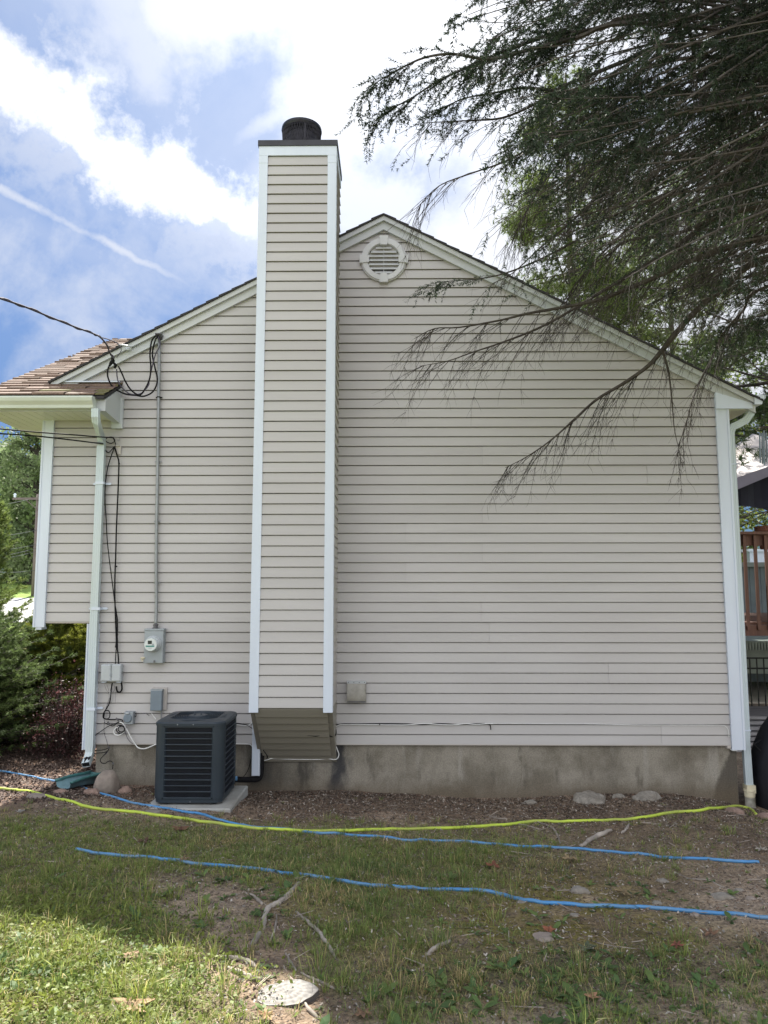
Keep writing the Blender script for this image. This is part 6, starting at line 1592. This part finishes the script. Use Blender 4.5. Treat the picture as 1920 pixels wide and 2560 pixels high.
def litter():
    g=np.random.default_rng(25)
    def chips(x,y,L_,Wd,cols,name,label,seed,tilt=.35,lift=.003,mt='chips'):
        n=len(x); z=ground_z(x,y)+lift+g.uniform(0,.006,n); a=g.uniform(0,6.283,n); t=g.normal(size=n)*tilt; D=np.stack([np.cos(a)*np.cos(t),np.sin(a)*np.cos(t),np.sin(t)],1); r=g.normal(size=n)*.5; Sd=np.stack([-np.sin(a),np.cos(a),r],1); Sd/=np.linalg.norm(Sd,axis=1)[:,None]
        O=np.stack([x,y,z],1); L2=L_[:,None]*.5; W2=Wd[:,None]*.5; j=g.uniform(.5,1,(n,1)); V=np.stack([O-D*L2-Sd*W2*j,O+D*L2*j-Sd*W2,O+D*L2+Sd*W2*j,O-D*L2*j+Sd*W2],1).reshape(-1,3)
        o=raw_mesh(name,V,np.arange(len(V)).reshape(-1,4),M[mt],col=np.repeat(cols,4,0),loc=Vector((0,-2,0))); setp(o,label,kind='stuff')
    pal=np.array([(.042,.032,.026),(.080,.062,.048),(.13,.105,.082),(.21,.18,.15),(.30,.28,.25),(.10,.06,.042)])
    x,y=scatter(52000,-3.2,3.6,-1.7,-.02,lambda x,y:np.clip(1.15+y*.8,0,1)*np.clip(1-lawn_density(x,y)*.7,0,1),26); n=len(x)
    chips(x,y,g.uniform(.008,.032,n),g.uniform(.004,.014,n),pal[g.choice(6,n,p=[.26,.27,.2,.12,.04,.11])]*g.uniform(.8,1.7,(n,1)),'bark_litter','bark chips and leaf litter along the foot of the foundation',27)
    x,y=scatter(75000,-3,3.6,-5.2,-1.0,lambda x,y:.35+.5*fbm(x*3,y*3,62,3),28); n=len(x)
    chips(x,y,g.uniform(.006,.024,n),g.uniform(.003,.010,n),pal[g.choice(6,n,p=[.12,.22,.25,.22,.10,.09])]*g.uniform(.8,1.7,(n,1)),'leaf_litter','small brown debris over the bare soil',29)
    x,y=scatter(22000,-2.5,3.6,-5.2,-.2,lambda x,y:.35+.5*(x>0),30); n=len(x)
    chips(x,y,g.uniform(.03,.075,n),g.uniform(.0012,.0024,n),np.array([[.26,.19,.12]])*g.uniform(.35,1.15,(n,1)),'fallen_needles','thin fallen conifer needles on the soil',31,.15,.005)
    x,y=scatter(2600,-2.6,3.7,-5.2,-.2,lambda x,y:.5+0*x,36); n=len(x)
    chips(x,y,g.uniform(.03,.14,n),g.uniform(.003,.007,n),np.array([[.30,.26,.22]])*g.uniform(.25,1.2,(n,1)),'twig_litter','short broken twigs lying over soil and grass',37,.12,.008)
    x,y=scatter(7000,-1.5,3.8,-4.9,-.8,lambda x,y:.12+.5*bump2(*toview(x,y,ground_z(x,y,False)),1540,1960,160,110),32); n=len(x)
    chips(x,y,g.uniform(.006,.020,n),g.uniform(.005,.014,n),np.array([[.40,.37,.33]])*g.uniform(.5,1.1,(n,1)),'gravel','scattered pale grit and gravel on the right',33,.6,.004)
    # mulch bed left of the house
    x,y=scatter(60000,-7.4,-2.75,-1.1,4.6,lambda x,y:np.clip((y+1.0-(x+3.0)*.5)/.3,0,1)*np.clip(1.2-(y>1.5)*.3,0,1),34); n=len(x)
    chips(x,y,g.uniform(.015,.055,n),g.uniform(.006,.020,n),np.array([(.05,.034,.030),(.085,.058,.048),(.14,.10,.085),(.26,.21,.175)])[g.choice(4,n,p=[.35,.33,.22,.10])]*g.uniform(.6,1.2,(n,1)),'mulch','dark shredded bark mulch bed left of the house',35,.5)
litter()
